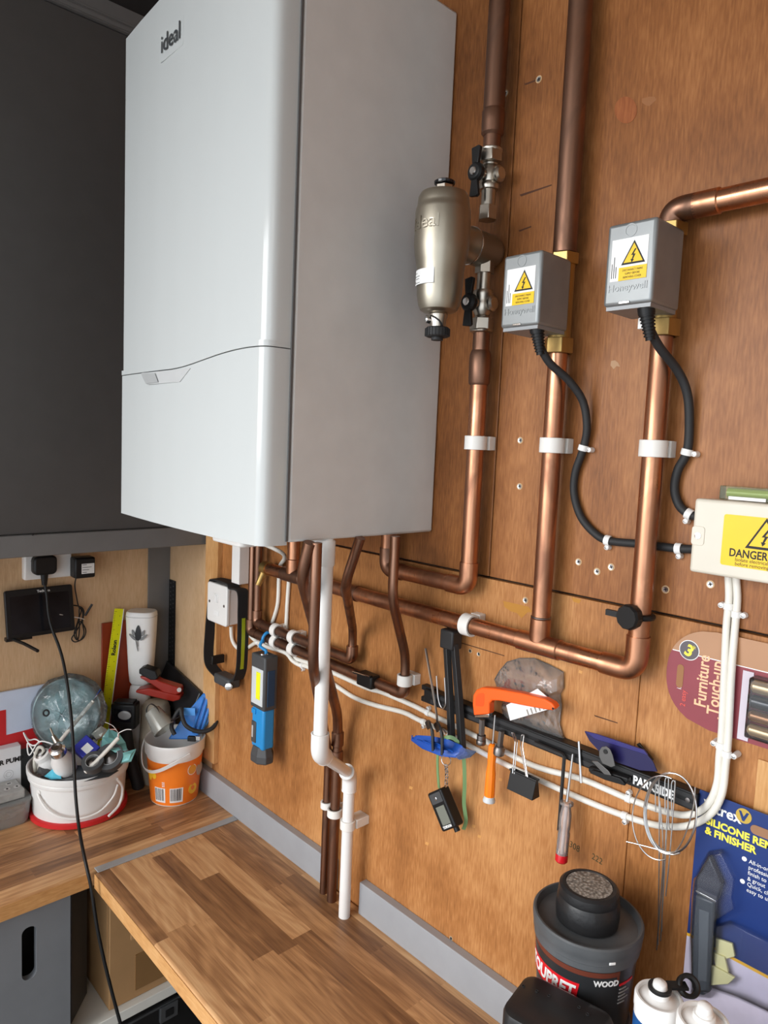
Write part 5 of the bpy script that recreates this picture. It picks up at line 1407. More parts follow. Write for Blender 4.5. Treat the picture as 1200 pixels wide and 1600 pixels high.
# black meter on a chain
t = thing('tread_meter', 'small black handheld meter with grey screen hanging on a chain', 'meter', W(697,1305,.045))
ca, cb2, cc2, cd_ = W(662,1240,.05), W(692,1231,.05), W(713,1291,.05), W(691,1304,.05)
cen = (ca+cb2+cc2+cd_)/4
eu = ((ca-cd_)+(cb2-cc2)).normalized(); er = V((eu.z,0,-eu.x)).normalized() if True else None
er = (er-eu*er.dot(eu)).normalized()
wd_, hd_ = .0375, .0665
nn_ = er.cross(eu); 
if nn_.y > 0: er = -er; nn_ = er.cross(eu)
MB().prism(rrect(wd_, hd_, .004), cen-nn_*.022, er, eu, .022).build('body', BLACK, t, bevel=.0025)
MB().prism(rrect(.022, .031, .001), cen+nn_*.0001-eu*.0085+er*.001, er, eu, .0007).build('screen', SCREEN, t)
MB().lathe([(.0035,0),(.0035,.0008),(.0025,.0016)], cen+eu*.021-er*.002, nn_, n=18).build('button', CHROME, t)
MB().prism(rrect(.029, .017, .002), cen+nn_*.0001+eu*.021, er, eu, .0004).build('key_panel', CHAR, t)
text('maker_name', 'TOPDON', .0058, cen-eu*.0295-er*.0115+nn_*.0004, er, eu, LABW, t, th=.0003, bold=.0003, sx=.9)
MB().cyl(cen-eu*.033+er*.008-nn_*.01, cen-eu*.041+er*.008-nn_*.01, .0052, n=12).build('probe', BLACK, t)
ch = MB(); chp = [W(696,1181,.06), W(697,1192,.056), W(697,1204,.052), W(697,1216,.05), W(696,1226,.05)]
MB().torus(W(697,1188,.058), (.3,-1,.1), .0085, .0009, n=26, m=6).build('key_ring', CHROME, t)
cpts = spline([W(697,1196,.056), W(698,1210,.053), W(697,1228,.05)], 4)
for k in range(len(cpts)-1):
    a, b = cpts[k], cpts[k+1]
    ch.torus((a+b)/2, (1,0,.1) if k % 2 else (0,1,.1), .0033, .0009, n=14, m=6)
ch.build('chain', CHROME, t)

# orange-handled saw frame
t = thing('saw_frame', 'orange plastic hooked handle with steel shaft on the tool rail', 'hand tool', W(752,1165,.03))
od = .046
orr = [(740,1118),(738,1100),(739,1086),(744,1078),(752,1074.5),(772,1076),(812,1083),(850,1092),(862,1099),(867,1106),(863,1110),(856,1109.5),(820,1103),(780,1095),(769,1094.5),(764,1099),(764,1114),(763,1116)]
def plate(pts, d, th, m, name, par, bev=.001):
    P = [W(u, v, d) for u, v in pts]
    mb = MB(); f = [mb.bm.verts.new(p) for p in P]; b = [mb.bm.verts.new(p+V((0,th,0))) for p in P]; n = len(P)
    mb.bm.faces.new(f); mb.bm.faces.new(b[::-1])
    for k in range(n): mb.bm.faces.new((f[k], b[k], b[(k+1)%n], f[(k+1)%n]))
    return mb.build(name, m, par, bevel=bev)
plate(orr, od, .015, ORANGE, 'handle', t, .002)
plate([(743,1103),(743,1090),(747,1084),(755,1083),(757,1086),(756,1101),(754,1104)], od+.0004, .001, mat('orange_inset', rgb(232,84,26), .4), 'thumb_panel', t, .0003)
plate([(741,1118),(764,1115.5),(763.5,1121),(742,1121)], od-.003, .010, CHROME, 'clamp', t, .0006)
MB().cyl(W(864,1107,od+.0005), W(864,1107,od-.002), .0018, n=12).build('rivet', BLACK, t)
t = thing('socket_bit', 'steel nut driver bit hanging under the orange hooked handle', 'bit', W(752,1166,.03))
MB().cyl(W(753.5,1124,.03), W(752.5,1148,.03), .0052, n=6).lathe([(.0075,0),(.0082,.001),(.0082,.007),(.0075,.008),(.0070,.0085),(.0075,.009),(.0075,.016),(.006,.017)], W(751.5,1163,.03), UZ, n=20).build('bit', DSTEEL, t)
t = thing('socket_bit', 'steel nut driver bit behind the orange screwdriver', 'bit', W(778,1184,.03))
MB().cyl(W(784,1142,.03), W(781,1166,.03), .0052, n=6).lathe([(.0072,0),(.0092,.002),(.0092,.011),(.0075,.0135),(.0075,.0155),(.006,.017)], W(779,1180,.03), (.05,0,1), n=20).build('bit', DSTEEL, t)
# orange screwdriver
t = thing('screwdriver', 'orange-handled precision screwdriver hanging on the tool rail', 'screwdriver', W(764,1255,.034))
s0_, s1_, s2_ = W(773.5,1117,.028), W(770,1162,.030), W(764.5,1246,.036)
MB().cyl(s0_, s1_, .0013, .0016, n=10).build('blade', STEEL, t)
dd = (s2_-s1_).normalized()
ll = (s2_-s1_).length
MB().lathe([(.004,0),(.0066,.003),(.0072,ll*.25),(.0064,ll*.38),(.0080,ll*.55),(.0086,ll*.95),(.0078,ll)], s1_, dd, n=10).build('handle', ORANGE2, t)
MB().lathe([(.008,0),(.0104,.006),(.0100,.009),(.005,.011)], s2_-dd*.002, dd, n=24).build('end_cap', mat('pale_cap', (.6,.62,.63,1), .4), t)
# plastic bag with a paper slip, pinned to the wall
t = thing('plastic_bag', 'crumpled clear plastic bag with a white slip pinned behind the orange handle', 'bag', W(830,1158,.01))
bo_ = [(772,1062),(780,1048),(792,1034),(812,1028),(835,1028),(858,1038),(881,1050),(881,1075),(876,1085),(878,1105),(875,1130),(880,1148),(885,1160),(860,1156),(835,1150),(815,1143),(795,1135),(788,1125),(783,1105),(788,1088),(778,1078)]
mb = MB(); random.seed(4); cu, cv = 830, 1090
rings = []
for j, f_ in enumerate((1.0, .8, .6, .4, .2)):
    rings.append([mb.bm.verts.new(W(cu+(u-cu)*f_+(random.random()-.5)*4*(j>0), cv+(v-cv)*f_+(random.random()-.5)*4*(j>0), .004+.020*(1-f_**2)+.007*random.random()*(j>0))) for u, v in bo_])
n = len(bo_); tip = mb.bm.verts.new(W(cu, cv, .03))
back = [mb.bm.verts.new(W(cu+(u-cu)*.98, cv+(v-cv)*.98, .0015)) for u, v in bo_]
for A, B in zip(rings, rings[1:]):
    for k in range(n): mb.bm.faces.new((A[k], A[(k+1)%n], B[(k+1)%n], B[k]))
for k in range(n): mb.bm.faces.new((rings[-1][k], rings[-1][(k+1)%n], tip)); mb.bm.faces.new((back[k], back[(k+1)%n], rings[0][(k+1)%n], rings[0][k]))
mb.bm.faces.new(back)
mb.build('bag', clear('bag_film', .07, (.94,.93,.92,1), .15, (.7,.68,.66,1), 1.55, .6, 26), t, angle=12)
plate([(791,1102),(840,1076),(856,1090),(866,1106),(855,1109),(797,1126)], .034, .0006, LABW, 'paper_slip', t, 0)
for k in range(5):
    plate([(822+k*6,1109-k*2.0),(824+k*6,1108-k*2.0),(827+k*6,1117-k*2.2),(825+k*6,1118-k*2.2)], .0344, .0003, mat('slip_ink',(.3,.28,.25,1),.6), 'slip_print', t, 0)
# binder clip
t = thing('binder_clip', 'black binder clip with silver wire handles hanging on the tool rail', 'clip', W(815,1250,.045))
p_tl, p_tr = W(791,1206,.046), W(841,1218,.046)
zt = (p_tl.z+p_tr.z)/2; xl, xr = 1.443, 1.4915
hgt_ = .030
mb = MB()
mb.prism([(0,0),(.006,0),(.013,-hgt_),(-.007,-hgt_)], (xl,-.043,zt), V((0,1,0)), UZ, xr-xl if V((0,1,0)).cross(UZ).x > 0 else -(xr-xl))
mb.build('spring_body', BLACK, t, bevel=.0008)
MB().tube([(xl-.001,-.043,zt), (xr+.001,-.043,zt)], .0018, 8).build('lip', BLACK, t); MB().tube([(xl-.001,-.037,zt), (xr+.001,-.037,zt)], .0018, 8).build('lip', BLACK, t)
for (ua, va, ub, vb, ud, vd, uc, vc) in ((801,1208,805,1158,799,1145,803,1145), (822,1213,813,1165,815,1148,819,1148)):
    MB().tube(fillet([W(ua,va,.045), W(ub,vb,.035), W(ud,vd,.026), W(uc,vc,.026), W(ub+3.5,vb+1,.034), W(ua+2.5,va+1,.044)], .003), .001, 8).build('wire_handle', STEEL, t)
# black hex key
rod('hex_key', 'black L-shaped hex key hanging beside the clear tester screwdriver', 'hex key', [W(836,1160,.027), W(882,1180,.027), W(873,1297,.03)], .0030, mat('black_steel', (.05,.05,.05,1), .35, .7), n=6, sm=False)
# tester screwdriver
t = thing('mains_tester', 'clear-handled mains tester screwdriver with a red end', 'screwdriver', W(876,1350,.04))
b0, b1, b2, b3 = W(895,1178,.026), W(886,1252,.032), W(878,1334,.04), W(876.5,1349,.041)
MB().cyl(b0, b1, .0016, .0024, n=12).build('blade', STEEL, t)
d1_ = (b2-b1).normalized(); l1 = (b2-b1).length
MB().lathe([(.0055,0),(.0100,.001),(.0100,.005),(.0068,.007),(.0074,.012),(.0088,.02),(.0088,l1*.5),(.0080,l1*.55),(.0090,l1*.6),(.0090,l1)], b1, d1_, n=16).build('handle', clear('clear_handle', .06, (.94,.9,.88,1), .25, (.8,.72,.7,1)), t)
MB().cyl(b1+d1_*.008, b2, .0026, n=10).build('neon_core', mat('core_pinkish', (.5,.42,.4,1), .3), t)
MB().lathe([(.0090,0),(.0094,.002),(.0094,.010),(.0074,.0125)], b2, d1_, n=16).build('end_cap', mat('clear_red', rgb(205,30,40), .2), t)
rod('steel_pin', 'short silver pin standing on the tool rail right of the tester', 'pin', [W(904.5,1158,.0225), W(908,1223,.0265)], .002, STEEL, sm=False)
# scraper
t = thing('scraper', 'dark purple plastic scraper standing on the tool rail', 'scraper', W(975,1200,.02))
plate([(913,1143),(932,1148),(968,1160),(1005,1172),(1020,1190),(1027,1206),(1000,1204),(965,1192),(935,1173),(921,1158)], .022, .002, PURP, 'blade', t, .0006)
plate([(913,1142.5),(932,1147),(968,1159),(1006,1172),(1012,1180),(970,1167),(930,1155)], .0245, .003, mat('purple_light', rgb(46,42,108), .35), 'top_edge', t, .0006)
plate([(994,1163),(998,1161),(1020,1188),(1016,1190)], .012, .004, BLACK, 'clip_arm', t, .0006)
# bulldog clip
t = thing('bulldog_clip', 'wide black bulldog clip with a dark steel lever on the tool rail', 'clip', W(950,1225,.03))
plate([(919,1198),(940,1203),(981,1216),(981,1223),(976,1227),(945,1217),(919,1206)], .034, .010, BLACK, 'jaw', t, .002)
plate([(925,1203),(968,1216),(974,1222),(976,1228),(945,1219),(921,1208)], .038, .005, BLACK, 'lower_jaw', t, .001)
lv = mat('dark_lever', (.16,.155,.15,1), .35, .9)
mb = MB()
plate([(941,1193),(936,1182),(936,1173),(940,1167),(947,1166),(953,1171),(957,1180),(961,1197),(955,1199)], .037, .0016, lv, 'lever', t, .0004)
plate([(924,1189),(934,1190),(951,1205),(955,1212),(944,1210)], .040, .0016, lv, 'lower_lever', t, .0004)
MB().lathe([(.0034,0),(.0034,.0004)], W(946,1174.5,.0373), -UY, n=16).build('lever_hole', INK, t, smooth=False)
# wire coil and wire skewers
t = thing('wire_coil', 'coil of silver wire hung over the right end of the tool rail', 'wire', W(1048,1340,.04))
def ell(cu, cv, ru, rv, d, a0=0, a1=2*PI, n=40, tilt=0):
    out = []
    for k in range(n+1):
        a = a0+(a1-a0)*k/n
        x, y = ru*math.cos(a), rv*math.sin(a)
        out.append(W(cu+x*math.cos(tilt)-y*math.sin(tilt), cv+x*math.sin(tilt)+y*math.cos(tilt), d+.002*math.sin(3*a)))
    return out
for k, (cu, cv, ru, rv, d) in enumerate(((1047.5,1270,40,63,.034),(1047,1271,41,64,.036),(1049,1270,39.5,62,.038))):
    MB().tube(ell(cu, cv, ru, rv, d)[:-1], .0011, 8, closed=True).build('loop', STEEL, t)
MB().tube(ell(1033,1278,45,66,.041, PI*.45, PI*1.62), .0009, 8).build('loop', STEEL, t)
MB().tube(spline([W(1086,1230,.044), W(1083,1262,.044), W(1068,1310,.044), W(1050,1334,.044), W(1028,1326,.044), W(1013,1295,.044), W(1008,1260,.044)], 8), .0009, 8).build('loop', STEEL, t)
MB().tube(spline([W(979,1315,.046), W(1000,1320,.046), W(1030,1328,.046), W(1050,1335,.046), W(1062,1333,.046)], 6), .0010, 8).build('wire_end', STEEL, t)
for k, (u0, v0, u1, v1, u2, v2) in enumerate(((1027,1213,1030,1330,1028,1476),(1031,1232,1036,1340,1026,1484),(1042,1214,1040,1330,1032,1470),(1044,1235,1036,1380,1034,1455),(1052,1219,1047,1330,1040,1400))):
    d = .030+.0035*(k%3)
    top = [W(u0-2.5,v0+55,d), W(u0-3,v0+12,d), W(u0-1,v0+1,d), W(u0+2,v0+2,d), W(u0+2.5,v0+12,d)] if k % 2 == 0 else [W(u0+6,v0+62,d), W(u0+1,v0+55,d), W(u0,v0+20,d)]
    t = thing('wire_skewer', ['leftmost thin wire skewer hanging through the wire coil', 'longest wire skewer reaching lowest below the wire coil', 'middle thin wire skewer hanging through the wire coil', 'short thin wire skewer behind the middle one in the wire coil', 'rightmost thin wire skewer hooked over the tool rail in the coil'][k], 'wire', W(u2,v2,d), 'thin wire skewers')
    MB().tube(spline(top+[W(u1,v1,d), W(u2,v2,d)], 6), .00085, 6).build('wire', STEEL, t)

# pipe lagging clip on the thin pipe
t = thing('spring_clip', 'black spring clip gripping the lower thin copper pipe right of the waste pipe', 'clip', (W(571,1080,DQ).x,-DQ,zw))
xq = W(571,1080,.04).x
MB().obox((xq,-DQ-.006,zw+.002), UX, UY, UZ, (.044,.024,.026)).build('jaw', BLACK, t, bevel=.003)
MB().obox((xq-.004,-DQ-.018,zw+.014), V((1,0,.06)), UY, UZ, (.05,.008,.005)).build('lever', BLACK, t, bevel=.001)
MB().tube([(xq-.03,-DQ-.022,zw+.014),(xq+.02,-DQ-.022,zw+.0165)], .0012, 6).build('spring_wire', CHROME, t)
# ------------------------------------------------------------------ bottom right: tubs, box, cartridges, packs
RZ = .13
o = MB().box((1.60,-.345,.0005), (2.25,-.022,RZ)).build('storage_box', CHAR, bevel=.004)
props(o, 'low dark box under the tubs and cartridges at the right', 'box')
TC = V((1.631,-.112,0))
aT = math.atan2((CAM-TC).y, (CAM-TC).x)
def tub_wrap(r0, r1, z0, z1, a0, zb_, off=.0006):
    """lettering round a tapering tub, a0 = start angle relative to the camera side"""
    def f(x, y, z):
        zz = zb_+y; r = r0+(r1-r0)*(zz-z0)/(z1-z0)+off+z; a = aT+a0+x/.066
        return V((TC.x+r*math.cos(a), TC.y+r*math.sin(a), zz))
    return f
def tub_patch(r0, r1, z0, z1, a0, a1, za, zb_, m, name, par, off=.0004, skew=0.0):
    mb = MB(); n = max(3, int(abs(a1-a0)/.1)); rows = []
    for k in range(n+1):
        for_a = a0+(a1-a0)*k/n
        row = []
        for z, sk in ((za,0),(zb_,skew)):
            r = r0+(r1-r0)*(z-z0)/(z1-z0)
            for q in (-.0006, off):
                a = aT+for_a+sk; row.append(mb.bm.verts.new((TC.x+(r+q)*math.cos(a), TC.y+(r+q)*math.sin(a), z)))
        rows.append(row)
    for A, B in zip(rows, rows[1:]):
        mb.bm.faces.new((A[1],B[1],B[3],A[3])); mb.bm.faces.new((A[2],B[2],B[0],A[0])); mb.bm.faces.new((A[0],B[0],B[1],A[1])); mb.bm.faces.new((A[3],B[3],B[2],A[2]))
    mb.bm.faces.new((rows[0][0],rows[0][1],rows[0][3],rows[0][2])); mb.bm.faces.new((rows[-1][1],rows[-1][0],rows[-1][2],rows[-1][3]))
    return mb.build(name, m, par)
t = thing('tub', 'lower grey tub under the black wood filler tub', 'tub', V((TC.x,TC.y,RZ)))
MB().lathe([(.056,RZ+.0005),(.058,RZ+.003),(.0605,.195),(.064,.197),(.064,.211),(.062,.2135),(.0,.2135)], TC, n=48).build('body', CHAR, t)
tub_patch(.058,.0605,RZ+.003,.195,.12,.9,.14,.19,mat('grey_label', rgb(130,136,142),.4),'label',t)
z0 = .2145
zL = .345
t = thing('filler_tub', 'black wood filler tub with a red and white brand label and grey lid', 'tub', V((TC.x,TC.y,z0)))
body_r0, body_r1 = .0595, .0665
MB().lathe([(.057,z0),(.0595,z0+.003),(.0665,zL-.028),(.0,zL-.028)], TC, n=56).build('body', mat('tub_black', (.025,.026,.028,1), .3), t)
LIDG = mat('lid_grey', (.085,.09,.095,1), .45, var=.15, vscale=40)
MB().lathe([(.0665,zL-.032),(.0685,zL-.032),(.0690,zL-.024),(.0700,zL-.023),(.0700,zL-.017),(.0708,zL-.015),(.0716,zL-.008),(.0716,zL-.002),(.0700,zL),(.0675,zL),(.0660,zL-.004),(.064,zL-.009),(.0,zL-.009)], TC, n=64).build('lid', LIDG, t)
bp_ = (body_r0, body_r1, z0+.003, zL-.028)
tub_patch(*bp_, -1.7, .72, zL-.052, zL-.0345, mat('brown_band', rgb(104,52,38), .4), 'brown_band', t)
tub_patch(*bp_, -1.75, .66, zL-.060, zL-.0415, mat('tub_black', (.025,.026,.028,1), .3), 'black_band', t, .0006)
rl_ = tub_patch(*bp_, -1.55, -.12, zL-.080, zL-.054, mat('brand_red', rgb(214,30,40), .35), 'red_label', t, .0009, .06)
text('brand_name', 'TOUPRET', .0245, (0,0,0), UX, UZ, LABW, t, wrap=tub_wrap(*bp_, -1.42, zL-.0755, .0011), th=.0004, bold=.0009, sx=.78, shear=.18)
text('wood_text', 'WOOD', .0105, (0,0,0), UX, UZ, LABW, t, wrap=tub_wrap(*bp_, .20, zL-.0525, .0011), th=.0004, bold=.0004, sx=.92)
tub_patch(*bp_, .75, 1.15, zL-.056, zL-.053, mat('brand_red', rgb(214,30,40), .35), 'red_print', t, .0008)
for k in range(5): tub_patch(*bp_, .76, .95+.1*(k%2), zL-.062-k*.005, zL-.0605-k*.005, mat('grey_print2', (.3,.3,.3,1), .5), 'small_print', t, .0008)
MB().obox(TC+V((.066*math.cos(aT+.5),.066*math.sin(aT+.5),zL-.019)), V((-math.sin(aT+.5),math.cos(aT+.5),0)), UZ, V((math.cos(aT+.5),math.sin(aT+.5),0)), (.009,.004,.009)).build('paint_fleck', LABW, t, bevel=.001)
KC = TC+V((-.001,.0,zL-.0088))
t = thing('sanding_puck', 'round black knob with a grey gravelly top sitting on the filler tub lid', 'knob', KC)
MB().lathe([(.037,0),(.0405,.002),(.0415,.014),(.0405,.03),(.0385,.034),(.0395,.037),(.0385,.046),(.035,.049),(.031,.0492),(.0305,.0475),(.0,.0475)], KC, n=48).build('knob', mat('worn_black', (.014,.014,.015,1), .42, bump=.25, bscale=160), t)
gm = bpy.data.materials.new('gravel'); gm.use_nodes = True; nt = gm.node_tree; b = nt.nodes['Principled BSDF']
tc_ = nt.nodes.new('ShaderNodeTexCoord'); vo = nt.nodes.new('ShaderNodeTexVoronoi'); vo.inputs['Scale'].default_value = 260
nt.links.new(tc_.outputs['Object'], vo.inputs['Vector']); rp = ramp(nt, [(.0, rgb(205,200,192)), (.4, rgb(150,144,136)), (.8, rgb(90,84,78))])
nt.links.new(vo.outputs['Distance'], rp.inputs[0]); nt.links.new(rp.outputs[0], b.inputs['Base Color']); b.inputs['Roughness'].default_value = .3
bp__ = nt.nodes.new('ShaderNodeBump'); bp__.inputs['Strength'].default_value = .8; bp__.inputs['Distance'].default_value = .001; bp__.invert = True
nt.links.new(vo.outputs['Distance'], bp__.inputs['Height']); nt.links.new(bp__.outputs[0], b.inputs['Normal'])
MB().lathe([(.0302,.0470),(.0298,.0486),(.02,.0492),(.0,.0494)], KC, n=40).build('gravel_top', gm, t)

# black box in front
zB = .288
A_b, B_b, C_b = T(799,1558,zB), T(826,1515,zB), T(966,1586,zB)
ex_ = (C_b-B_b).normalized(); lx_ = (C_b-B_b).length; ey_b = V((-ex_.y, ex_.x, 0))
dep_ = .085
cen_b = B_b+ex_*lx_/2-ey_b*dep_/2
t = thing('black_case', 'glossy black plastic case with rounded corners at the bottom of the picture', 'case', V((cen_b.x,cen_b.y,RZ)))
pr_ = rrect(lx_, dep_, .018, 6)
mb = MB(); rings = []
for g, z in ((-.004,RZ+.0005),(0,RZ+.006),(0,zB-.006),(-.0015,zB-.002),(-.006,zB)):
    rings.append([mb.bm.verts.new(cen_b*1.0+ex_*(x*(1+2*g/lx_))+ey_b*(y*(1+2*g/dep_))+V((0,0,z-cen_b.z))) for x, y in pr_])
n = len(pr_)
for A, B in zip(rings, rings[1:]):
    for k in range(n): mb.bm.faces.new((A[k],A[(k+1)%n],B[(k+1)%n],B[k]))
mb.bm.faces.new(rings[0][::-1]); mb.bm.faces.new(rings[-1])
mb.build('shell', mat('case_black', (.02,.019,.019,1), .3), t)
for k, (u, v) in enumerate(((818,1541),(839,1549),(858,1556),(905,1574),(918,1585))):
    p_ = T(u, v, zB); MB().torus(p_+V((0,0,.0003)), UZ, .0018, .0005, n=14, m=6).build('screw_hole', BLACKM, t)

def cartridge(label, p, zb_, r, lab):
    t = thing('sealant_cartridge', label, 'cartridge', V((p.x,p.y,zb_)), 'white sealant cartridges')
    zt_ = p.z
    MB().lathe([(r*.98,zb_),(r,zb_+.002),(r,zt_-.016),(r*1.03,zt_-.015),(r*1.03,zt_-.003),(r*.97,zt_),(r*.88,zt_),(r*.86,zt_-.004),(r*.45,zt_+.001),(r*.42,zt_+.006),(r*.0,zt_+.006)], (p.x,p.y,0), n=44).build('tube', WHITEP, t)
    MB().lathe([(.0085,zt_+.005),(.0088,zt_+.009),(.0075,zt_+.010),(.0078,zt_+.012),(.0072,zt_+.015),(.005,zt_+.017),(.0,zt_+.018)], (p.x,p.y,0), n=24).build('nozzle_stub', WHITEP, t)
    ang = math.atan2((CAM-p).y, (CAM-p).x)
    for a0, a1, z0_, z1_, m in lab:
        mb = MB(); rows = []
        for k in range(13):
            a = ang+a0+(a1-a0)*k/12
            rows.append([mb.bm.verts.new((p.x+q*math.cos(a), p.y+q*math.sin(a), z)) for z in (zt_-z0_, zt_-z1_) for q in (r-.0005, r+.0005)])
        for A, B in zip(rows, rows[1:]):
            mb.bm.faces.new((A[1],B[1],B[3],A[3])); mb.bm.faces.new((A[2],B[2],B[0],A[0])); mb.bm.faces.new((A[0],B[0],B[1],A[1])); mb.bm.faces.new((A[3],B[3],B[2],A[2]))
        mb.build('label', m, t)
    return t, zt_
P1 = CAM+ray(1030,1555)*.79
BLL = mat('label_blue', rgb(30,80,140), .35)
cA_, ztA = cartridge('sealant cartridge with blue and red label and a black ring tab', P1, RZ, .0252, [(-1.4,.22,.024,.07,BLL),(.22,1.3,.026,.036,RED),(.22,1.3,.036,.07,INK)])
k = MB(); kp = V((P1.x,P1.y,ztA+.0075))
k.lathe([(.0085,0),(.0125,0),(.0125,.003),(.0085,.003),(.0085,0)], kp, n=28, cap=False)
k.obox(kp+CX_*.021+V((0,0,.0015))-CT_*.004, CX_, CT_, UZ, (.022,.011,.003))
e_ = kp+CX_*.034-CT_*.006
k.lathe([(.0075,-.004),(.0120,-.004),(.0125,.004),(.0105,.005),(.0075,.004),(.0075,-.004)], e_, (CT_+UZ*.9).normalized(), n=28, cap=False)
k.build('ring_tab', BLACK, cA_)
P2 = CAM+ray(1100,1592)*.735
cartridge('plain white sealant cartridge at the bottom edge beside the blue tool pack', P2, RZ, .0255, [])

# blister packs on the wall
SX0 = 1.7225; SY = -.0125
t = thing('tool_pack', 'blue blister pack of a silicone remover and finisher tool', 'blister pack', V((SX0+.075, SY, .2)))
sw, sz0, sz1 = .152, .16, .523
zy = W(1075,1462,.012).z
MB().box((SX0,SY,zy+.004), (SX0+sw,SY+.0016,sz1)).build('card', NAVY, t, bevel=.0004)
MB().box((SX0,SY,zy), (SX0+sw,SY+.0016,zy+.004)).build('gold_stripe', mat('gold_stripe', rgb(236,180,50), .4), t, smooth=False)
MB().box((SX0,SY,sz0), (SX0+sw,SY+.0016,zy)).build('lower_card', mat('lilac_card', rgb(214,206,226), .4, var=.1, vscale=30), t, smooth=False)
ys_ = SY-.0003
q = W(1128,1272,.013)
text('brand_name', 'Vitrex', .0195, (q.x-.0235, ys_, q.z-.003), UX, UZ, LABW, t, th=.0003, bold=.0004, sx=.95)
lg = W(1162,1275,.013)
MB().lathe([(.0095,0),(.0095,.0003)], (lg.x,ys_,lg.z), -UY, n=24).build('logo_disc', mat('gold_logo', rgb(190,160,70), .3), t, smooth=False)
MB().prism([(-.0062,.0055),(-.0032,.0055),(0,-.001),(.0032,.0055),(.0062,.0055),(.0012,-.0065),(-.0012,-.0065)], (lg.x,ys_-.0004,lg.z), UX, UZ, .0003).build('logo_mark', NAVY, t, smooth=False)
YT = mat('yellow_print', rgb(245,232,80), .4)
q1_ = W(1117,1287,.013); q2_ = W(1103,1296,.013)
text('title_text', 'SILICONE REMOVER', .0132, (q1_.x-.0115, ys_, q1_.z-.0045), UX, UZ, YT, t, th=.0003, bold=.0005, sx=.96)
text('title_text', '& FINISHER', .0132, (q2_.x-.001, ys_, q2_.z-.005), UX, UZ, YT, t, th=.0003, bold=.0005, sx=.96)
b1_ = W(1163,1342,.013); b2_ = W(1160,1377,.013)
for bb, lines in ((b1_, ('All-in-one tool for', 'professional', 'finish to silicone', '& grout')), (b2_, ('Quick, clean and', 'easy to use'))):
    MB().lathe([(.003,0),(.003,.0003)], (bb.x,ys_,bb.z), -UY, n=14).build('bullet', LABW, t, smooth=False)
    for k, s_ in enumerate(lines): text('bullet_text', s_, .0074, (bb.x+.0055, ys_, bb.z-.003-k*.0075), UX, UZ, LABW, t, th=.0002, sx=.92)
MB().prism(rrect(.045,.012,.006,5), (SX0+sw/2+.012, ys_, sz1-.024), UX, UZ, .0004).build('hang_slot', mat('slot_shade', rgb(150,110,80), .6), t, smooth=False)
# the tool in its blister
GT = mat('tool_grey', rgb(58,64,72), .4)
tp = MB(); d_ = .026
def pl2(pts, d, th, m, name, bev=.0015):
    return plate(pts, d, th, m, name, t, bev)
pl2([(1086,1397),(1117,1409),(1112,1470),(1107,1552),(1098,1557),(1084,1553),(1079,1540),(1081,1470)], .030, .014, GT, 'tool_handle', .004)
pl2([(1088,1368),(1108,1338),(1127,1382),(1121,1408),(1087,1394)], .026, .010, mat('tool_dark', rgb(38,42,58), .3), 'tool_head', .002)
pl2([(1087,1391),(1119,1408),(1118,1411),(1087,1394)], .0305, .004, CHROME, 'tool_blade', .0003)
pl2([(1092,1420),(1108,1426),(1104,1535),(1090,1532)], .0306, .002, mat('tool_grip', rgb(84,90,96), .5), 'tool_grip', .0015)
CR_ = mat('cream_pad', rgb(226,220,164), .5)
pl2([(1118,1466),(1144,1475),(1148,1495),(1130,1500),(1117,1490)], .019, .004, CR_, 'cream_pad', .0008)
pl2([(1113,1488),(1132,1496),(1138,1520),(1120,1520)], .022, .004, CR_, 'cream_pad', .0008)
pl2([(1112,1508),(1148,1528),(1138,1538),(1110,1540)], .025, .004, CR_, 'cream_pad', .0008)
def blister(pts, d0, d1, name):
    P0 = [W(u, v, d0) for u, v in pts]; cu = sum(u for u, v in pts)/len(pts); cv = sum(v for u, v in pts)/len(pts)
    P1_ = [W(cu+(u-cu)*.9, cv+(v-cv)*.93, d1) for u, v in pts]
    mb = MB(); a = [mb.bm.verts.new(p) for p in P0]; b = [mb.bm.verts.new(p) for p in P1_]; n = len(pts)
    mb.bm.faces.new(b)
    for k in range(n): mb.bm.faces.new((a[k], a[(k+1)%n], b[(k+1)%n], b[k]))
    return mb.build(name, BLIST, t, bevel=.0015)
blister([(1083,1372),(1106,1330),(1128,1326),(1150,1370),(1146,1400),(1150,1420),(1116,1440),(1113,1500),(1110,1560),(1078,1556),(1076,1470),(1080,1400)], .0145, .0335, 'blister_tool')
blister([(1116,1445),(1140,1438),(1215,1475),(1215,1590),(1150,1560),(1106,1545)], .0145, .0295, 'blister_pads')

KX0, KZ0, KZ1 = 1.662, .602, .733
t = thing('touch_up_pack', 'maroon furniture touch-up pack with a yellow 3 behind the white cables', 'blister pack', V((KX0+.09,-.003,KZ0)))
kw = .20; km = (KZ0+KZ1)/2; hh = (KZ1-KZ0)/2
def half(z0_, z1_):   # outline of the card between two heights, the left end rounded
    out = []
    N_ = 14
    for k in range(N_+1):
        z = z0_+(z1_-z0_)*k/N_; f = abs(z-km)/hh
        x = .062*(1-math.sqrt(max(0, 1-min(f,1)**2.3)))
        out.append((KX0+x, z))
    return [(KX0+kw, z1_), (KX0+kw, z0_)]+out
zsp = KZ1-.036
MB().prism(half(KZ0, zsp), (0,-.0035,0), UX, UZ, .0012).build('card', MAROON, t, smooth=False)
MB().prism(half(zsp, KZ1), (0,-.0035,0), UX, UZ, .0012).build('upper_card', mat('tan_film', rgb(176,132,98), .2), t, smooth=False)
MB().box((KX0+.006,-.0049,zsp-.0006), (KX0+kw,-.0046,zsp+.0006)).build('white_line', LABW, t, smooth=False)
q = W(1077,1016,.005)
MB().lathe([(.0135,0),(.0135,.0003)], (q.x,-.0048,q.z), -UY, n=30).build('badge_edge', LABW, t, smooth=False)
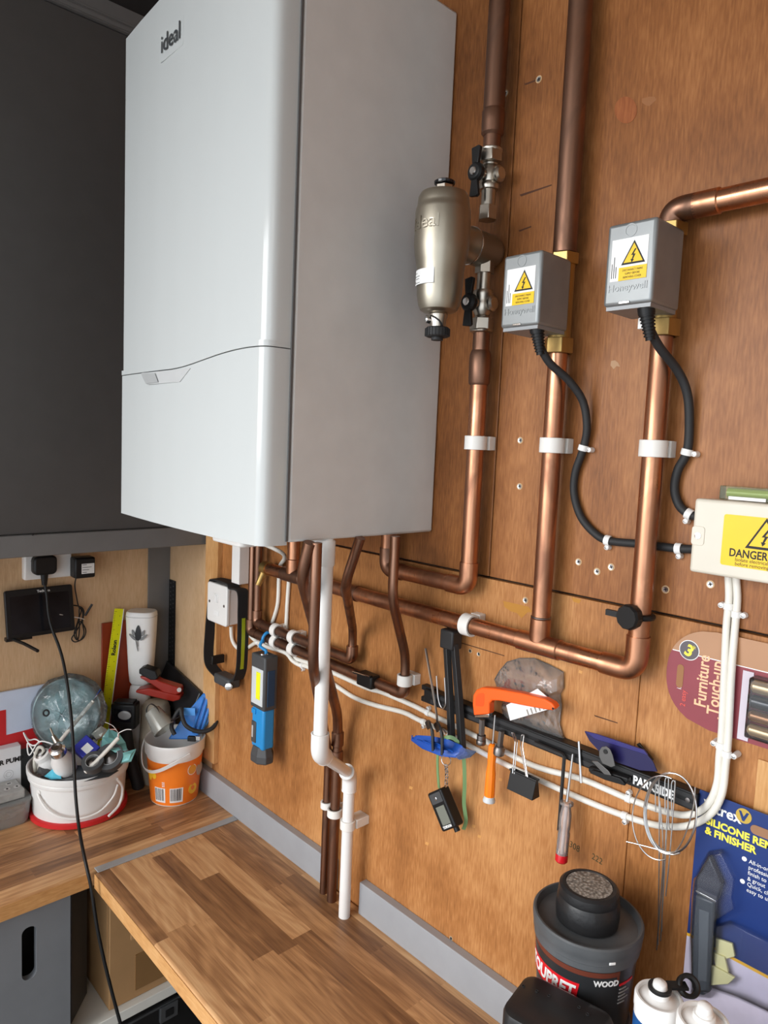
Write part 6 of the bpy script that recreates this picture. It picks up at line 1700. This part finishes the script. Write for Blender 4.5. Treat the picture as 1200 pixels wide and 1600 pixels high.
MB().lathe([(.0125,0),(.0125,.0003)], (q.x,-.0052,q.z), -UY, n=30).build('badge', mat('badge_grey', rgb(92,86,92), .4), t, smooth=False)
text('badge_number', '3', .0215, (q.x-.002, -.0057, q.z-.0072), V((.94,0,-.34)), V((.34,0,.94)), YT, t, th=.0003, bold=.0008, align='CENTER')
text('badge_star', '*', .012, (q.x+.006, -.0057, q.z-.001), UX, UZ, YT, t, th=.0003, align='CENTER')
MB().prism(rrect(.009,.032,.0045,4,0,0), (KX0+.019,-.0048,km-.004), UX, UZ, .0004).build('hang_slot', mat('slot_tan', rgb(150,104,66), .6), t, smooth=False)
CRM = mat('cream_print', rgb(238,190,150), .4)
text('title_text', 'Furniture', .0215, (KX0+.0555, -.0050, KZ0+.028), UZ, -UX, CRM, t, th=.0003, bold=.0004, sx=.86)
text('title_text', 'Touch-up', .0215, (KX0+.0725, -.0050, KZ0+.022), UZ, -UX, CRM, t, th=.0003, bold=.0004, sx=.86)
text('title_text', 'kit', .0215, (KX0+.087, -.0050, KZ0+.018), UZ, -UX, CRM, t, th=.0003, bold=.0004, sx=.86)
text('small_print', '2 easy', .010, (KX0+.029, -.0050, km-.044), UZ, -UX, mat('red_print', rgb(226,90,80), .4), t, th=.0003, sx=.9)
text('small_print', 'in', .009, (KX0+.022, -.0050, km-.022), UZ, -UX, LABW, t, th=.0003, sx=.9)
MB().box((KX0+.098,-.0062,KZ0+.002), (KX0+.111,-.0048,zsp-.004)).build('paper_strip', mat('strip_lilac', rgb(206,196,206), .3), t)
tubes = ((.030,.0085,mat('stick_brown', rgb(122,86,56), .25, .5)),(.052,.0095,mat('stick_tan', rgb(176,150,112), .25, .6)),(.074,.0085,BLACKG),(.092,.006,CHROME))
for k, (dz, r, m) in enumerate(((.022,.0075,mat('stick_tan', rgb(190,166,132), .22, .6)),(.040,.0075,mat('stick_brown', rgb(126,88,62), .25, .5)),(.058,.0085,BLACKG),(.077,.0085,mat('stick_tan', rgb(190,166,132), .22, .6)))):
    MB().lathe([(r*.7,0),(r,.003),(r,.078),(r*.7,.081)], (KX0+.113,-.0145,KZ0+dz), UX, n=20).build('wax_stick', m, t)
MB().box((KX0+.111,-.0235,KZ0+.012), (KX0+kw-.001,-.0045,zsp-.006)).build('blister', BLIST, t, bevel=.003)

# ------------------------------------------------------------------ screws in the boards
def screw(u, v, r=.0042):
    p = W(u, v, 0); t = thing('screw', 'countersunk screw head sunk in the plywood wall', 'screw', V((p.x, -.0004, p.z)), 'screws in the plywood wall')
    MB().lathe([(r*1.35,.0001),(r*1.3,.0006),(r,.0003)], (p.x,0,p.z), -UY, n=18).build('washer_edge', mat('raw_wood_ring', rgb(205,170,128), .7), t)
    MB().lathe([(r,.0002),(r*.95,.0009),(r*.3,.0006),(r*.25,.0002),(.0001,.0002)], (p.x,0,p.z), -UY, n=18).build('head', STEEL, t)
    for a in (.3, .3+PI/2): MB().obox((p.x,-.0009,p.z), V((math.cos(a),0,math.sin(a))), UY, V((-math.sin(a),0,math.cos(a))), (r*1.2,.0006,r*.28)).build('cross_slot', INK, t, smooth=False)
wh = ['beside the pipe clip under the filter','left of the middle riser, lower of two','near the top between the two tall pipes','beside the tall pipe above the filter','left of three under the curled flex','middle of three under the curled flex','right of three under the curled flex','right of the right riser above the black cap','below the cream junction box','left of the first riser below the board joint','upper of two by the folded stand','right of the folded stand','near the skirting by the worktop']
for k, (u, v) in enumerate(((813,688),(812,760),(842,124),(790,146),(904,878),(933,893),(955,886),(1040,921),(1110,913),(821,938),(735,1017),(748,1022),(705,1466))):
    screw(u, v, .0042 if k < 10 else .003)
    for o_ in COL.objects:
        pass
scs = [o_ for o_ in COL.objects if o_.get('category') == 'screw']
for o_, w_ in zip(scs, wh): o_['label'] = 'screw head in the plywood '+w_

# marks on the boards: pencilled numbers, scratches, a paint patch, knots
def mark(pts, m, name, d=.0002):
    P = [W(u, v, d) for u, v in pts]
    mb = MB(); f = [mb.bm.verts.new(V((p.x,-.0003,p.z))) for p in P]; b = [mb.bm.verts.new(V((p.x,.0005,p.z))) for p in P]; n = len(P)
    mb.bm.faces.new(f); mb.bm.faces.new(b[::-1])
    for k in range(n): mb.bm.faces.new((f[k], b[k], b[(k+1)%n], f[(k+1)%n]))
    o = mb.build(name, m, wr, smooth=False); return o
ROOT[wr.name] = V((0,0,0))
PEN = mat('pencil_green', rgb(66,62,34), .7)
p_ = W(889,1322,0); text('pencil_number', '308', .0145, (p_.x,-.0003,p_.z), V((.98,0,-.1)), V((.1,0,.98)), PEN, wr, th=.0002, sx=.85)
p_ = W(924,1341,0); text('pencil_number', '222', .0135, (p_.x,-.0003,p_.z), V((.98,0,-.1)), V((.1,0,.98)), PEN, wr, th=.0002, sx=.9)
YP = mat('yellow_old_paint', rgb(178,122,42), .6)
mark([(786,939),(800,942),(826,948),(832,956),(824,957),(815,966),(808,958),(798,955),(788,948)], YP, 'paint_patch')
mark([(893,933),(908,937),(905,943),(896,940)], YP, 'paint_patch')
SCR = mat('scratch_dark', rgb(78,44,24), .7)
mark([(819,131),(838,124),(839,126),(821,133)], SCR, 'scratch'); mark([(812,304),(862,288),(862,290),(814,307)], SCR, 'scratch'); mark([(810,360),(830,353),(830,355),(812,362)], SCR, 'scratch')
mark([(928,1117),(965,1129),(965,1130.5),(930,1119.5)], SCR, 'scratch'); mark([(718,1003),(788,1024),(788,1025.3),(718,1004.5)], SCR, 'scratch')
def knot(u, v, ru, rv, m, hole=0):
    ring = [(u+ru*math.cos(2*PI*k/22)*(1+.12*math.sin(3*k)), v+rv*math.sin(2*PI*k/22)*(1+.1*math.cos(2*k))) for k in range(22)]
    mark(ring, m, 'knot')
KN = ply('knot_wood', rgb(128,66,32), rgb(158,92,50), rgb(170,104,60), rough=.5, seed=3.)
KE = mat('knot_edge', rgb(92,48,26), .6)
def knot2(u, v, ru, rv, m, d):
    P = [W(u+ru*math.cos(2*PI*k/22), v+rv*math.sin(2*PI*k/22), 0) for k in range(22)]
    MB().prism([(p.x,p.z) for p in P], (0,-.0003,0), UX, UZ, .0002).build('knot', m, wr, smooth=False)
knot2(978,172,17.5,21,KN,0)
mark([(1003,154),(1014,151),(1023,151),(1026,156),(1020,161),(1015,166),(1008,164),(1003,160)], mat('split_pale', rgb(150,98,58), .6), 'split')
mark([(955,564),(961,563),(966,567),(969,573),(963,572),(959,577),(954,571)], mat('scuff_pale', rgb(176,138,104), .6), 'scuff')
for (u, v) in ((747,1304),(738,1288),(665,1315),(640,1228),(780,1215),(905,1047),(1073,1238)):
    mark([(u,v),(u+5,v+2),(u+4,v+6),(u-1,v+4)], mat('scuff_yellow', rgb(206,150,86), .6), 'scuff')
pb_ = W(1185,1190,0).x
struct('pale_board', MB().box((pb_,-.003,.44), (pb_+.2,-.0002,.585)), BATT, wr, bevel=.001)

# ------------------------------------------------------------------ under the worktops
xf = .580
t = thing('storage_crate', 'grey storage crate front with an oval hand hole under the left worktop', 'crate', (xf-.01, -.8, -.5))
yr = L(110,1500,xf-X0).y
sy, sz_ = (L(33,1490,.4).y+L(58,1490,.4).y)/2, (-.082-.200)/2
sw_, sh_ = .029, .118
n = 6
slot = rrect(sw_, sh_, sw_/2-.001, n, sy, sz_); rect = rrect(sw_+.03, sh_+.03, .0004, n, sy, sz_)
mb = MB()
def V3(p, x): return mb.bm.verts.new((x, p[0], p[1]))
for x in (xf, xf-.016): pass
sf = [V3(p, xf) for p in slot]; sb = [V3(p, xf-.016) for p in slot]; rf = [V3(p, xf) for p in rect]; rb = [V3(p, xf-.016) for p in rect]
m_ = len(slot)
for k in range(m_):
    j = (k+1) % m_
    mb.bm.faces.new((sf[k],sf[j],rf[j],rf[k])); mb.bm.faces.new((sb[j],sb[k],rb[k],rb[j])); mb.bm.faces.new((sf[j],sf[k],sb[k],sb[j]))
yl_, yh_, zl_, zh_ = sy-(sw_+.03)/2, sy+(sw_+.03)/2, sz_-(sh_+.03)/2, sz_+(sh_+.03)/2
mb.box((xf-.016,-1.5,zh_), (xf,yr,-.042)).box((xf-.016,-1.5,-.88), (xf,yr,zl_)).box((xf-.016,-1.5,zl_), (xf,yl_,zh_)).box((xf-.016,yh_,zl_), (xf,yr,zh_))
mb.build('front_panel', GREYC, t)
MB().box((X0+.02,-1.5,-.88), (xf-.10,yr-.004,-.06)).build('inner_box', BLACKM, t)
t = thing('divider_panel', 'dark grey upright panel between the grey crate and the cardboard box', 'panel', (.5,-.37,-.384))
zs = -.384
qa, qb = T(112,1600,zs), T(136,1552,zs)
ex_ = (qb-qa).normalized(); nz = ex_.cross(UZ)
if nz.dot(CAM-qa) < 0: nz = -nz
ln_ = (qb-qa).length
pa = qa-ex_*.0; 
MB().obox((qa+qb)/2-nz*.006+V((0,0,.166)), ex_, nz, UZ, (ln_,.012,.330)).build('panel', GREYD, t, bevel=.001)
sh = MB().box((X0+.002,-.412,-.410), (.580,-.004,-.385)).build('shelf', mat('white_shelf', rgb(224,222,214), .5), bevel=.001)
props(sh, 'white shelf under the corner of the worktops', 'shelf')
t = thing('cardboard_box', 'brown cardboard box with tape on the white shelf', 'box', (.44,-.18,-.3845))
bx0_, bx1_, by0, by1, bz0_, bz1_ = .30, .56, -.322, -.03, -.3845, -.122
MB().box((bx0_,by0,bz0_), (bx1_,by1,bz1_)).build('carton', CARDB, t, bevel=.002)
MB().box((bx1_-.002,by0+.05,bz1_-.11), (bx1_+.0014,by1-.01,bz1_-.004)).build('flap', mat('cardboard_light', rgb(196,152,104), .75), t, bevel=.001)
MB().box((bx1_-.001,by0+.062,bz0_+.02), (bx1_+.0022,by1-.02,bz0_+.11)).build('tape', TAPE, t, smooth=False)
MB().box((bx0_+.05,by0-.0016,bz0_+.10), (bx1_-.012,by0+.001,bz1_-.003)).build('side_flap', CARDB, t, bevel=.0006)
t = thing('tool_case', 'black tool case with a square latch under the white shelf', 'case', (.45,-.2,-.88))
q = L(262,1580,.37)
MB().box((.25,q.y-.14,-.88), (.548,q.y+.16,-.445)).build('case', BLACK, t, bevel=.012, seg=3)
MB().box((.545,q.y-.022,q.z-.02), (.556,q.y+.026,q.z+.022)).build('latch', CHAR, t, bevel=.002)
MB().box((.5555,q.y-.009,q.z-.009), (.558,q.y+.013,q.z+.010)).build('latch_window', BLACK, t, bevel=.001)
MB().box((.547,q.y-.12,q.z+.02), (.552,q.y+.14,q.z+.026)).build('lid_line', CHAR, t)
